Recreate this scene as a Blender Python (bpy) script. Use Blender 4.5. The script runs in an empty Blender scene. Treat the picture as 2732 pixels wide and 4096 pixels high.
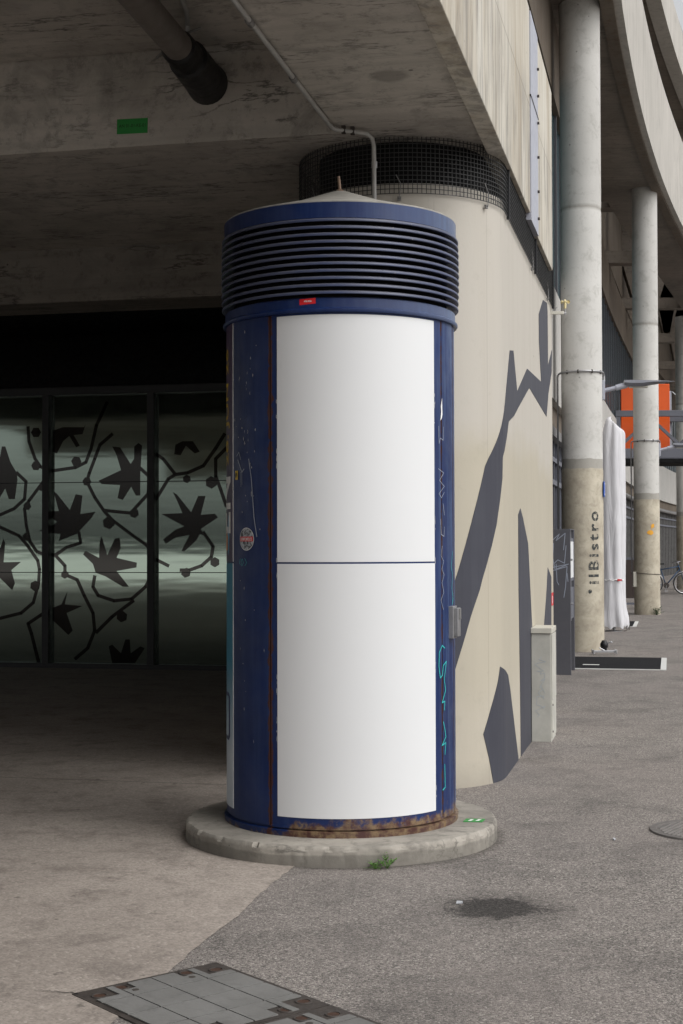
import bpy, bmesh, math, random
from mathutils import Vector, Matrix
R = math.radians
rnd = random.Random(7)
sc = bpy.context.scene
COL = sc.collection

# ------------------------------------------------------------------ camera, sky, sun, exposure
cam_d = bpy.data.cameras.new("camera"); cam = bpy.data.objects.new("camera", cam_d); COL.objects.link(cam)
cam_d.sensor_fit = 'HORIZONTAL'; cam_d.sensor_width = 36.0; cam_d.lens = 36.0 * 5900 / 2732
cam_d.clip_start = 0.05; cam_d.clip_end = 2000
cam.matrix_world = Matrix.Translation((0, 0, 1.55)) @ Matrix.Rotation(R(90) + math.atan(137 / 5900), 4, 'X') @ Matrix.Rotation(R(-0.15), 4, 'Z')
sc.camera = cam

SUN_EL, SUN_AZ = 48.0, 126.0            # azimuth clockwise from +Y (the viewing direction)
world = bpy.data.worlds.new("World"); sc.world = world; world.use_nodes = True
wn = world.node_tree; wn.nodes.clear()
sky = wn.nodes.new('ShaderNodeTexSky'); sky.sky_type = 'NISHITA'; sky.sun_disc = False
sky.sun_elevation = R(SUN_EL); sky.sun_rotation = R(SUN_AZ)
sky.air_density = 1.0; sky.dust_density = 4.0; sky.ozone_density = 1.0
hs = wn.nodes.new('ShaderNodeHueSaturation'); hs.inputs['Saturation'].default_value = 0.10
bg = wn.nodes.new('ShaderNodeBackground'); bg.inputs['Strength'].default_value = 0.145
wo = wn.nodes.new('ShaderNodeOutputWorld')
wn.links.new(sky.outputs[0], hs.inputs['Color']); wn.links.new(hs.outputs[0], bg.inputs[0]); wn.links.new(bg.outputs[0], wo.inputs[0])

sun_d = bpy.data.lights.new("sun", 'SUN'); sun_d.energy = 0.7; sun_d.angle = R(60); sun_d.color = (1.0, 0.975, 0.94)
sun = bpy.data.objects.new("sun", sun_d); COL.objects.link(sun)
sdir = Vector((math.sin(R(SUN_AZ)) * math.cos(R(SUN_EL)), math.cos(R(SUN_AZ)) * math.cos(R(SUN_EL)), math.sin(R(SUN_EL))))
sun.rotation_euler = sdir.to_track_quat('Z', 'Y').to_euler(); sun.location = sdir * 60

sc.view_settings.view_transform = 'Standard'; sc.view_settings.look = 'None'
sc.view_settings.gamma = 1.0; sc.view_settings.exposure = 0.42
sc.cycles.max_bounces = 8; sc.cycles.diffuse_bounces = 5; sc.cycles.glossy_bounces = 4

# ------------------------------------------------------------------ building frame: s across the facade, t along it
AL = math.atan(.2236); CA, SA, OX = math.cos(AL), math.sin(AL), -1.05
def Bf(s, t, z=0.0): return Vector((OX + s * CA + t * SA, -s * SA + t * CA, z))

# ------------------------------------------------------------------ object helpers
def link(o, parent=None):
    COL.objects.link(o)
    if parent: o.parent = parent
    return o
def thing(name, label, cat, loc=(0, 0, 0), rz=0.0, group=None):
    o = link(bpy.data.objects.new(name, None)); o.location = loc; o.rotation_euler = (0, 0, rz); o.empty_display_size = 0.1
    return tag(o, label, cat, group, 'thing')
def tag(o, label=None, cat=None, group=None, kind=None):
    if label: o['label'] = label
    if cat: o['category'] = cat
    if group: o['group'] = group
    if kind: o['kind'] = kind
    return o

class MB:
    def __init__(self): self.bm = bmesh.new()
    def v(self, p): return self.bm.verts.new(p)
    def face(self, pts):
        try: return self.bm.faces.new([p if isinstance(p, bmesh.types.BMVert) else self.v(p) for p in pts])
        except ValueError: return None
    def prism(self, base, top):                      # two matching rings of points
        b = [self.v(p) for p in base]; t = [self.v(p) for p in top]; n = len(b)
        self.face(list(reversed(b))); self.face(t)
        for i in range(n): self.face([b[i], b[(i + 1) % n], t[(i + 1) % n], t[i]])
        return self
    def box(self, x0, x1, y0, y1, z0, z1, f=None):
        f = f or (lambda x, y, z: Vector((x, y, z)))
        return self.prism([f(x0, y0, z0), f(x1, y0, z0), f(x1, y1, z0), f(x0, y1, z0)], [f(x0, y0, z1), f(x1, y0, z1), f(x1, y1, z1), f(x0, y1, z1)])
    def bbox(self, s0, s1, t0, t1, z0, z1): return self.box(s0, s1, t0, t1, z0, z1, Bf)
    def tube(self, pts, r, n=10, caps=True):
        pts = [Vector(p) for p in pts]; rs = r if isinstance(r, (list, tuple)) else [r] * len(pts)
        rings = []; up = None
        for i, p in enumerate(pts):
            d = (pts[min(i + 1, len(pts) - 1)] - pts[max(i - 1, 0)]).normalized()
            if up is None: up = Vector((0, 0, 1)) if abs(d.z) < .9 else Vector((1, 0, 0))
            a = d.cross(up).normalized(); b = a.cross(d).normalized(); up = b
            rings.append([self.v(p + (a * math.cos(k * 2 * math.pi / n) + b * math.sin(k * 2 * math.pi / n)) * rs[i]) for k in range(n)])
        for q in range(len(rings) - 1):
            for k in range(n): self.face([rings[q][k], rings[q][(k + 1) % n], rings[q + 1][(k + 1) % n], rings[q + 1][k]])
        if caps: self.face(list(reversed(rings[0]))); self.face(rings[-1])
        return self
    def lathe(self, prof, n=96, c=(0, 0, 0), closed=False, f=None):   # prof of (r, z)
        rings = []
        for r, z in prof:
            if r < 1e-5: rings.append([self.v((c[0], c[1], c[2] + z))])
            else: rings.append([self.v((c[0] + (r + (f(k, z) if f else 0)) * math.cos(k * 2 * math.pi / n), c[1] + (r + (f(k, z) if f else 0)) * math.sin(k * 2 * math.pi / n), c[2] + z)) for k in range(n)])
        m = len(rings)
        for q in range(m if closed else m - 1):
            a, b = rings[q], rings[(q + 1) % m]
            for k in range(n):
                k2 = (k + 1) % n
                if len(a) == 1 and len(b) == 1: continue
                if len(a) == 1: self.face([a[0], b[k2], b[k]])
                elif len(b) == 1: self.face([a[k], a[k2], b[0]])
                else: self.face([a[k], a[k2], b[k2], b[k]])
        return self
    def build(self, name, mat, parent=None, smooth=False, bevel=0.0, auto=False, double=1e-5):
        bmesh.ops.remove_doubles(self.bm, verts=self.bm.verts, dist=double)
        bmesh.ops.recalc_face_normals(self.bm, faces=self.bm.faces)
        me = bpy.data.meshes.new(name); self.bm.to_mesh(me); self.bm.free()
        if smooth or auto:
            for p in me.polygons: p.use_smooth = True
            if auto:
                bm = bmesh.new(); bm.from_mesh(me)
                for e in bm.edges:
                    if len(e.link_faces) == 2 and e.calc_face_angle(0) > R(35): e.smooth = False
                bm.to_mesh(me); bm.free()
        me.materials.append(mat)
        o = link(bpy.data.objects.new(name, me), parent)
        if bevel > 0:
            b = o.modifiers.new('bevel', 'BEVEL'); b.width = bevel; b.segments = 2; b.limit_method = 'ANGLE'; b.angle_limit = R(40)
        return o

def poly_sheet(mb, poly, fmap, step=0.06, thick=0.0):
    """flat polygon (u,z) cut into strips along u and mapped with fmap(u, z, offset); closed slab when thick > 0"""
    bm = bmesh.new(); vs = [bm.verts.new((u, z, 0)) for u, z in poly]; bm.faces.new(vs)
    bmesh.ops.triangulate(bm, faces=bm.faces[:])
    u0, u1 = min(p[0] for p in poly), max(p[0] for p in poly)
    k = math.ceil(u0 / step)
    while k * step < u1 - 1e-6:
        if k * step > u0 + 1e-6: bmesh.ops.bisect_plane(bm, geom=bm.verts[:] + bm.edges[:] + bm.faces[:], plane_co=(k * step, 0, 0), plane_no=(1, 0, 0))
        k += 1
    top = {v: mb.v(fmap(v.co.x, v.co.y, thick)) for v in bm.verts}
    for f in bm.faces: mb.face([top[v] for v in f.verts])
    if thick > 0:
        bot = {v: mb.v(fmap(v.co.x, v.co.y, 0.0)) for v in bm.verts}
        for f in bm.faces: mb.face([bot[v] for v in reversed(f.verts)])
        for e in bm.edges:
            if len(e.link_faces) == 1: a, b = e.verts; mb.face([top[a], top[b], bot[b], bot[a]])
    bm.free()

def text_polys(body, size, spacing=1.0, bold=0.0):
    cu = bpy.data.curves.new('lettering', 'FONT'); cu.body = body; cu.size = size; cu.space_character = spacing; cu.offset = bold; cu.resolution_u = 3
    ob = bpy.data.objects.new('lettering', cu); COL.objects.link(ob)
    dg = bpy.context.evaluated_depsgraph_get(); me = ob.evaluated_get(dg).to_mesh()
    polys = [[(me.vertices[i].co.x, me.vertices[i].co.y) for i in p.vertices] for p in me.polygons]
    ob.evaluated_get(dg).to_mesh_clear(); bpy.data.objects.remove(ob); bpy.data.curves.remove(cu)
    return polys
def extent(polys):
    xs = [x for p in polys for x, _ in p]; ys = [y for p in polys for _, y in p]; return min(xs), max(xs), min(ys), max(ys)
def text_on(name, body, size, fmap, mat, parent, step=None, fit=None, **k):
    """letters laid with fmap(x, y) -> point; fit=(w,h) rescales the run to that box, origin at its lower left"""
    ps = text_polys(body, size, **k)
    if step:
        bm = bmesh.new()
        for p in ps:
            try: bm.faces.new([bm.verts.new((x, y, 0)) for x, y in p])
            except ValueError: pass
        ys = [v.co.y for v in bm.verts]; lo, hi = min(ys), max(ys)
        for i in range(1, step): bmesh.ops.bisect_plane(bm, geom=bm.verts[:] + bm.edges[:] + bm.faces[:], plane_co=(0, lo + (hi - lo) * i / step, 0), plane_no=(0, 1, 0))
        ps = [[(v.co.x, v.co.y) for v in f.verts] for f in bm.faces]; bm.free()
    x0, x1, y0, y1 = extent(ps); sx = fit[0] / (x1 - x0) if fit else 1; sy = fit[1] / (y1 - y0) if fit else 1
    mb = MB()
    for p in ps: mb.face([fmap((x - x0) * sx, (y - y0) * sy) for x, y in p])
    return mb.build(name, mat, parent, double=1e-6)
def stroke(mb, pts, w, fmap, thick=0.0):
    for (a, b) in zip(pts[:-1], pts[1:]):
        a, b = Vector(a), Vector(b); d = (b - a)
        if d.length < 1e-6: continue
        n = Vector((-d.y, d.x)).normalized() * w / 2; e = d.normalized() * w * .25
        mb.face([fmap(*(a + n - e)), fmap(*(b + n + e)), fmap(*(b - n + e)), fmap(*(a - n - e))])

# ------------------------------------------------------------------ node helpers
class Mat:
    def __init__(self, name):
        self.m = bpy.data.materials.new(name); self.m.use_nodes = True; self.t = self.m.node_tree
        self.b = self.t.nodes['Principled BSDF']; self._pos = None
    def n(self, typ, **k):
        x = self.t.nodes.new(typ)
        for a, v in k.items(): setattr(x, a, v)
        return x
    def put(self, sock, val):
        if val is None: return
        if hasattr(val, 'is_output'): self.t.links.new(val, sock)
        elif sock.type == 'RGBA': sock.default_value = (*val, 1) if isinstance(val, tuple) else (val, val, val, 1)
        else: sock.default_value = val
    def pos(self, scale=(1, 1, 1), rot=0.0, obj=False):
        src = self.n('ShaderNodeTexCoord').outputs['Object'] if obj else self.n('ShaderNodeNewGeometry').outputs['Position']
        a = src
        if rot:
            r = self.n('ShaderNodeVectorRotate'); r.rotation_type = 'Z_AXIS'; self.put(r.inputs['Vector'], a); r.inputs['Angle'].default_value = rot; a = r.outputs[0]
        if scale != (1, 1, 1):
            v = self.n('ShaderNodeVectorMath', operation='MULTIPLY'); self.put(v.inputs[0], a); v.inputs[1].default_value = scale; a = v.outputs[0]
        return a
    def noise(self, scale, detail=4, rough=.55, vec=None, dist=0.0):
        x = self.n('ShaderNodeTexNoise'); self.put(x.inputs['Vector'], vec if vec is not None else self.pos())
        x.inputs['Scale'].default_value = scale; x.inputs['Detail'].default_value = detail; x.inputs['Roughness'].default_value = rough; x.inputs['Distortion'].default_value = dist
        return x.outputs[0]
    def voro(self, scale, vec=None, out='Distance', feature='F1'):
        x = self.n('ShaderNodeTexVoronoi', feature=feature); self.put(x.inputs['Vector'], vec if vec is not None else self.pos()); x.inputs['Scale'].default_value = scale
        return x.outputs[out]
    def rng(self, v, a, b, c=0.0, d=1.0):
        x = self.n('ShaderNodeMapRange'); self.put(x.inputs[0], v)
        for i, q in enumerate((a, b, c, d)): x.inputs[i + 1].default_value = q
        return x.outputs[0]
    def mth(self, op, a, b=None):
        x = self.n('ShaderNodeMath', operation=op); self.put(x.inputs[0], a); self.put(x.inputs[1], b); return x.outputs[0]
    def mix(self, f, a, b, blend='MIX'):
        x = self.n('ShaderNodeMix', data_type='RGBA', blend_type=blend); self.put(x.inputs[0], f); self.put(x.inputs[6], a); self.put(x.inputs[7], b); return x.outputs[2]
    def xyz(self, v):
        x = self.n('ShaderNodeSeparateXYZ'); self.put(x.inputs[0], v); return x.outputs
    def bump(self, h, strength=.3, dist=.01):
        x = self.n('ShaderNodeBump'); x.inputs['Strength'].default_value = strength; x.inputs['Distance'].default_value = dist; self.put(x.inputs['Height'], h)
        self.t.links.new(x.outputs[0], self.b.inputs['Normal'])
    def done(self, col=None, rough=None, metal=None, spec=None):
        self.put(self.b.inputs['Base Color'], col); self.put(self.b.inputs['Roughness'], rough); self.put(self.b.inputs['Metallic'], metal); self.put(self.b.inputs['Specular IOR Level'], spec)
        return self.m

def concrete(name, a, b, dark=.35, spot=None, crack=0, streak=.0, board=.0, rot=AL, pit=.6, big=.6, pitscale=7.0, seam=None, rough=.85, warm=None, cloud=1.0):
    """cast concrete: cloudy tone, board marks (horizontal), rain streaks (vertical), bug holes"""
    m = Mat(name); P = m.pos(rot=rot)
    c = m.mix(m.rng(m.noise(big, 5, .6, P), .35, .65), a, b)
    c = m.mix(m.mth('MULTIPLY', m.rng(m.noise(big * 4.3, 6, .65, P, .6), .52, .75), dark * cloud), c, tuple(x * .45 for x in a))
    c = m.mix(m.mth('MULTIPLY', m.rng(m.noise(38, 4, .7, P), .35, .7), .22), c, tuple(x * .6 for x in a))
    if board:
        v = m.n('ShaderNodeVectorMath', operation='MULTIPLY'); m.put(v.inputs[0], P); v.inputs[1].default_value = (.5, 9.0, 9.0)
        c = m.mix(m.mth('MULTIPLY', m.rng(m.noise(1.3, 5, .65, v.outputs[0]), .45, .75), board), c, tuple(x * .4 for x in a))
    if streak:
        v = m.n('ShaderNodeVectorMath', operation='MULTIPLY'); m.put(v.inputs[0], P); v.inputs[1].default_value = (9.0, 9.0, .35)
        s = m.noise(1.0, 5, .6, v.outputs[0])
        c = m.mix(m.mth('MULTIPLY', m.rng(s, .5, .72), streak), c, tuple(x * .5 for x in (warm or a)))
        c = m.mix(m.mth('MULTIPLY', m.rng(s, .47, .3), streak * .5), c, tuple(min(1, x * 1.25) for x in b))
    if spot:
        g = m.n('ShaderNodeVectorMath', operation='DISTANCE'); m.put(g.inputs[0], m.pos()); g.inputs[1].default_value = spot[:3]
        c = m.mix(m.rng(m.mth('ADD', g.outputs['Value'], m.mth('MULTIPLY', m.mth('SUBTRACT', m.noise(14, 4, .6, P), .5), .08)), spot[3], spot[3] - .05, 0, .65), c, tuple(x * .35 for x in a))
    if crack:
        v = m.n('ShaderNodeVectorMath', operation='MULTIPLY'); m.put(v.inputs[0], P); v.inputs[1].default_value = (.55, 2.4, 2.4)
        ck = m.mth('ABSOLUTE', m.mth('SUBTRACT', m.noise(1.5, 7, .62, v.outputs[0]), .5)); gate = m.rng(m.noise(1.7, 3, .5, P), .45, .6)
        c = m.mix(m.mth('MULTIPLY', m.mth('MULTIPLY', m.rng(ck, .017, .0), gate), crack), c, tuple(x * .18 for x in a))
        c = m.mix(m.mth('MULTIPLY', m.rng(m.noise(9, 7, .8, P), .53, .66), crack * .7), c, tuple(x * .3 for x in a))
    h = m.noise(60, 5, .6, P)
    if pit:
        d = m.voro(pitscale, P); sz = m.rng(m.noise(pitscale * .9, 2, .5, P), .45, .7, 0.0, .13)
        p = m.mth('MULTIPLY', m.mth('LESS_THAN', d, sz), pit)
        c = m.mix(p, c, tuple(x * .25 for x in a)); h = m.mth('SUBTRACT', h, m.mth('MULTIPLY', p, 2.0))
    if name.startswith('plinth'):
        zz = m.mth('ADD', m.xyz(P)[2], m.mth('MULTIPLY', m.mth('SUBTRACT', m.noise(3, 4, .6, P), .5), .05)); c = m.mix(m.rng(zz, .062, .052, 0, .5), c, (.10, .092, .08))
    if seam:                                                   # vertical panel seams every `seam` metres
        x = m.xyz(P)[1]; fr = m.mth('FRACT', m.mth('DIVIDE', x, seam)); ln = m.mth('LESS_THAN', m.mth('ABSOLUTE', m.mth('SUBTRACT', fr, .5)), .0035 / seam)
        c = m.mix(m.mth('MULTIPLY', ln, .55), c, tuple(x * .35 for x in a))
    m.bump(h, .25, .006)
    return m.done(c, rough, 0.0, .3)
def paint(name, col, rough=.5, metal=0.0, var=.15, spec=.5, bumpy=0.0, scale=6.0):
    m = Mat(name); c = m.mix(m.mth('MULTIPLY', m.rng(m.noise(scale, 5, .65), .4, .7), var * 2), col, tuple(x * .55 for x in col))
    r = m.rng(m.noise(scale * 3, 3), .3, .7, rough * .8, min(1, rough * 1.2))
    if bumpy: m.bump(m.noise(scale * 12, 4), bumpy, .004)
    return m.done(c, r, metal, spec)

# ------------------------------------------------------------------ materials
def asphalt():
    m = Mat('asphalt'); P = m.pos()
    cell = m.voro(150, P, 'Color'); v = m.xyz(cell)
    c = m.mix(m.rng(v[0], 0, 1), (.072, .066, .062), (.345, .312, .285))
    c = m.mix(m.mth('MULTIPLY', m.mth('GREATER_THAN', v[1], .965), .8), c, (.5, .47, .43))
    c = m.mix(m.mth('MULTIPLY', m.mth('LESS_THAN', v[1], .10), .6), c, (.04, .038, .036))
    big = m.noise(.55, 6, .6, P); c = m.mix(m.rng(big, .35, .7), c, m.mix(.5, c, (.225, .197, .182)))
    c = m.mix(m.mth('MULTIPLY', m.rng(m.noise(1.6, 7, .72, P, .4), .48, .68), .5), c, (.06, .056, .053))
    c = m.mix(m.mth('MULTIPLY', m.rng(m.noise(7, 5, .7, P, .3), .62, .75), .3), c, (.045, .04, .04))
    # oil stain
    g = m.n('ShaderNodeVectorMath', operation='DISTANCE'); m.put(g.inputs[0], P); g.inputs[1].default_value = (.66, 6.35, 0)
    wob = m.mth('ADD', g.outputs['Value'], m.mth('ADD', m.mth('MULTIPLY', m.mth('SUBTRACT', m.noise(10, 6, .75, P, .8), .5), .44), m.mth('MULTIPLY', m.mth('SUBTRACT', m.noise(60, 3, .7, P), .5), .14)))
    oil = m.mth('MULTIPLY', m.rng(wob, .205, .165, 0, 1), m.rng(v[2], 0, 1, .55, 1)); c = m.mix(m.mth('MULTIPLY', oil, .97), c, (.012, .0115, .011)); c = m.mix(m.rng(wob, .38, .2, 0, .4), c, (.035, .032, .03))
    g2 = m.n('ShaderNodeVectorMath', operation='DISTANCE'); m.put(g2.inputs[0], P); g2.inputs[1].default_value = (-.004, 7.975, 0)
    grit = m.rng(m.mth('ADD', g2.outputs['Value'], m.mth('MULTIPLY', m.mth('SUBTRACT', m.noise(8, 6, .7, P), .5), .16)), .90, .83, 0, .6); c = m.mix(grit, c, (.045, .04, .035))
    c = m.mix(m.mth('MULTIPLY', m.mth('GREATER_THAN', m.noise(3.3, 2, .5, P), .70), m.mth('MULTIPLY', m.mth('GREATER_THAN', m.noise(17, 3, .6, P), .6), .6)), c, (.05, .046, .042))
    ck = m.mth('ABSOLUTE', m.mth('SUBTRACT', m.noise(.9, 8, .6, P), .5)); c = m.mix(m.mth('MULTIPLY', m.rng(ck, .0035, 0), m.mth('MULTIPLY', m.rng(m.noise(.8, 2, .5, P), .5, .6), .6)), c, (.03, .028, .026))
    m.bump(m.mth('ADD', m.rng(m.voro(150, P), 0, .6, 1, 0), m.mth('MULTIPLY', m.noise(25, 3, .5, P), .8)), .55, .004)
    return m.done(c, .82, 0, .25)
def floor_mat():
    m = Mat('hall_floor_concrete'); P = m.pos(rot=AL); v = m.xyz(m.voro(95, P, 'Color'))
    c = m.mix(m.rng(m.noise(.7, 6, .6, P), .3, .7), (.41, .36, .318), (.285, .248, .218))
    c = m.mix(m.mth('MULTIPLY', m.rng(v[0], .3, 1), .45), c, (.15, .13, .112))
    c = m.mix(m.mth('MULTIPLY', m.mth('GREATER_THAN', v[1], .93), .35), c, (.5, .45, .4))
    c = m.mix(m.mth('MULTIPLY', m.rng(m.noise(3.4, 8, .78, P, .1), .49, .66), .62), c, (.12, .102, .09))
    c = m.mix(m.mth('MULTIPLY', m.rng(m.noise(22, 6, .75, P), .5, .68), .35), c, (.17, .145, .125))
    c = m.mix(m.mth('MULTIPLY', m.rng(m.noise(9, 3, .55, P), .68, .73), .6), c, (.08, .07, .06))
    x = m.xyz(P)[1]; c = m.mix(m.mth('MULTIPLY', m.mth('LESS_THAN', m.mth('ABSOLUTE', m.mth('SUBTRACT', x, 9.22)), .006), .8), c, (.05, .045, .04))
    m.bump(m.mth('ADD', m.noise(45, 5, .6, P), m.rng(m.voro(95, P), 0, .6, .5, 0)), .3, .004)
    return m.done(c, .8, 0, .25)
def blue_paint(name, seams=True, dust=True):
    m = Mat(name); P = m.pos(obj=True); x, y, z = m.xyz(P)[:3]
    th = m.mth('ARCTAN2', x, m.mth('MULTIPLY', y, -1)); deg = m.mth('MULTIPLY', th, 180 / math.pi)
    c = m.mix(m.rng(m.noise(2.2, 5, .6, P), .35, .7), (.003, .015, .078), (.006, .022, .105))
    sv = m.n('ShaderNodeVectorMath', operation='MULTIPLY'); m.put(sv.inputs[0], P); sv.inputs[1].default_value = (26, 26, 1.3)
    st = m.noise(1.0, 5, .65, sv.outputs[0])
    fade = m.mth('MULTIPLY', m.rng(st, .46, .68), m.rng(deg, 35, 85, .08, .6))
    if not seams: c = m.mix(m.rng(deg, 5, 80, 0, .7), c, (.14, .17, .25))  # cap paler towards the right: sun fading plus sheen put into the colour
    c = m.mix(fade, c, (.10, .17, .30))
    c = m.mix(m.mth('MULTIPLY', m.rng(m.noise(9, 6, .7, P, .6), .6, .8), .3), c, (.03, .05, .12))
    fl = m.noise(34, 3, .6, P); c = m.mix(m.mth('MULTIPLY', m.mth('GREATER_THAN', fl, .80), .6), c, (.35, .38, .42))
    r = m.rng(m.noise(12, 4, .6, P), .3, .7, .32, .5)
    if seams:
        rust = (.07, .024, .011); nz = m.noise(16, 6, .7, P)
        for a, w in ((-35.6, 1.6), (58.5, 0.9), (76, .8)):
            d = m.mth('ABSOLUTE', m.mth('SUBTRACT', deg, a)); q = m.mth('ADD', m.rng(d, 0, w * 2.0, .34, -.32), m.mth('SUBTRACT', nz, .0))
            k = m.rng(q, .56, .64); c = m.mix(m.mth('MULTIPLY', k, .9), c, rust); r = m.mix(k, r, .85)
        lo = m.mth('ADD', m.rng(z, .10, .24, .5, -.1), m.mth('MULTIPLY', m.rng(deg, -34, -20, -.35, 0.0), 1.0)); q = m.mth('ADD', lo, m.mth('SUBTRACT', nz, 0))
        c = m.mix(m.rng(q, .62, .76, 0, .85), c, m.mix(m.rng(m.noise(22, 4, .7, P), .4, .62), (.085, .033, .014), (.24, .16, .075)))
    c = m.mix(m.mth('MULTIPLY', m.rng(m.noise(5, 4, .6, P), .4, .65), .05), c, (.22, .22, .22)) if dust else c
    m.bump(m.noise(40, 4, .6, P), .08, .003)
    return m.done(c, r, 0, .3)
def louvre_paint():
    m = Mat('louvre_paint'); P = m.pos(obj=True)
    nz = m.xyz(m.n('ShaderNodeNewGeometry').outputs['True Normal'])[2]
    c = m.mix(m.rng(m.noise(3, 5, .6, P), .3, .7), (.034, .050, .122), (.075, .085, .132))
    c = m.mix(m.mth('MULTIPLY', m.rng(nz, .3, .9), .42), c, (.20, .185, .17))          # dust lying on the upper faces
    c = m.mix(m.mth('GREATER_THAN', m.noise(60, 2, .5, P), .76), c, (.45, .42, .38))
    return m.done(c, .4, 0, .5)
def wall_mat():
    m = Mat('painted_pier_concrete'); P = m.pos(rot=AL); z = m.xyz(P)[2]
    c = m.mix(m.rng(m.noise(.8, 5, .6, P), .3, .7), (.455, .415, .335), (.415, .38, .305))
    up = m.rng(m.mth('ADD', z, m.mth('MULTIPLY', m.noise(1.4, 4, .6, P), .7)), 2.5, 2.75); c = m.mix(up, c, (.47, .44, .39))
    lo = m.rng(m.mth('ADD', z, m.mth('MULTIPLY', m.noise(2.5, 5, .6, P, .4), .5)), .95, .75, 0, .5); c = m.mix(lo, c, (.48, .44, .37))
    sv = m.n('ShaderNodeVectorMath', operation='MULTIPLY'); m.put(sv.inputs[0], P); sv.inputs[1].default_value = (6, 6, .3)
    c = m.mix(m.mth('MULTIPLY', m.rng(m.noise(1, 4, .6, sv.outputs[0]), .5, .75), .22), c, (.36, .32, .26))
    d = m.voro(6.5, P); sz = m.rng(m.noise(5, 2, .5, P), .48, .7, 0, .10); p = m.mth('LESS_THAN', d, sz); c = m.mix(m.mth('MULTIPLY', p, .7), c, (.16, .14, .12))
    c = m.mix(m.mth('MULTIPLY', m.rng(m.noise(1.5, 5, .65, sv.outputs[0], .3), .56, .7), m.rng(z, 3.9, 2.9, .5, .0)), c, (.22, .20, .17))
    c = m.mix(m.mth('MULTIPLY', m.rng(m.mth('ADD', z, m.mth('MULTIPLY', m.noise(4, 5, .7, P), .25)), .30, .12), .45), c, (.25, .225, .19))
    c = m.mix(m.mth('MULTIPLY', m.rng(m.noise(7, 6, .75, P), .58, .75), .25), c, (.30, .27, .22))
    h = m.mth('SUBTRACT', m.noise(50, 4, .6, P), m.mth('MULTIPLY', p, 2))
    t = m.xyz(P)[1]; fr = m.mth('FRACT', m.mth('DIVIDE', t, .62)); ln = m.mth('LESS_THAN', m.mth('ABSOLUTE', m.mth('SUBTRACT', fr, .5)), .005); c = m.mix(m.mth('MULTIPLY', ln, .3), c, (.2, .18, .15))
    m.bump(h, .15, .005); return m.done(c, .7, 0, .3)
def mural_mat():
    m = Mat('mural_paint'); P = m.pos(rot=AL)
    c = m.mix(m.rng(m.noise(1.6, 5, .6, P), .3, .7), (.040, .041, .055), (.054, .056, .071))
    sv = m.n('ShaderNodeVectorMath', operation='MULTIPLY'); m.put(sv.inputs[0], P); sv.inputs[1].default_value = (8, 8, .4)
    c = m.mix(m.mth('MULTIPLY', m.rng(m.noise(1, 4, .6, sv.outputs[0]), .5, .75), .35), c, (.085, .09, .105))
    m.bump(m.noise(50, 4, .6, P), .15, .005); return m.done(c, .62, 0, .35)
def column_mat(zb):
    m = Mat('round_column_concrete'); P = m.pos(); z = m.xyz(P)[2]
    c = m.mix(m.rng(m.noise(1.1, 5, .6, P), .3, .7), (.55, .54, .515), (.47, .46, .435))
    c = m.mix(m.mth('MULTIPLY', m.rng(m.noise(5, 7, .75, P, .5), .52, .7), .5), c, (.25, .24, .215))
    d = m.voro(8, P); sz = m.rng(m.noise(7, 2, .5, P), .45, .7, 0, .12); p = m.mth('LESS_THAN', d, sz); c = m.mix(m.mth('MULTIPLY', p, .6), c, (.15, .14, .13))
    zz = m.mth('ADD', z, m.mth('MULTIPLY', m.mth('SUBTRACT', m.noise(5, 4, .6, P), .5), .05))
    low = m.mix(m.rng(m.noise(2.6, 6, .65, P, .4), .35, .65), (.50, .455, .365), (.34, .30, .235))
    low = m.mix(m.mth('MULTIPLY', m.rng(m.noise(9, 6, .7, P, .6), .5, .72), .5), low, (.21, .19, .155))
    c = m.mix(m.mth('LESS_THAN', zz, zb), c, low)
    c = m.mix(m.mth('MULTIPLY', m.mth('MULTIPLY', m.mth('GREATER_THAN', zz, zb), m.mth('LESS_THAN', zz, zb + .14)), .65), c, (.22, .205, .17))
    c = m.mix(m.rng(m.mth('ABSOLUTE', m.mth('SUBTRACT', zz, 6.52)), .05, .0, 0, .6), c, (.2, .18, .15))
    m.bump(m.mth('SUBTRACT', m.noise(30, 5, .6, P), m.mth('MULTIPLY', p, 2)), .25, .01); return m.done(c, .85, 0, .25)
def fascia_mat():
    m = Mat('weathered_parapet_concrete'); P = m.pos(rot=AL); z = m.xyz(P)[2]
    c = m.mix(m.rng(m.noise(.9, 5, .6, P), .3, .7), (.54, .51, .44), (.46, .425, .36))
    sv = m.n('ShaderNodeVectorMath', operation='MULTIPLY'); m.put(sv.inputs[0], P); sv.inputs[1].default_value = (3.2, 3.2, .45)
    s = m.noise(1, 6, .65, sv.outputs[0], .2)
    c = m.mix(m.rng(s, .47, .66, 0, .7), c, (.31, .25, .175)); c = m.mix(m.rng(s, .46, .3, 0, .55), c, (.62, .60, .56))
    blot = m.mth('MULTIPLY', m.rng(m.noise(2.2, 8, .75, sv.outputs[0], .6), .46, .6), m.rng(z, 5.15, 4.9)); c = m.mix(m.mth('MULTIPLY', blot, .7), c, (.22, .205, .185))
    c = m.mix(m.rng(m.mth('ABSOLUTE', m.mth('SUBTRACT', z, 4.95)), .012, .0, 0, .55), c, (.16, .14, .11))
    d = m.voro(9, P); p = m.mth('LESS_THAN', d, m.rng(m.noise(8, 2, .5, P), .5, .7, 0, .09)); c = m.mix(m.mth('MULTIPLY', p, .55), c, (.15, .13, .11))
    m.bump(m.noise(40, 5, .6, P), .2, .006); return m.done(c, .85, 0, .25)

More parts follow.
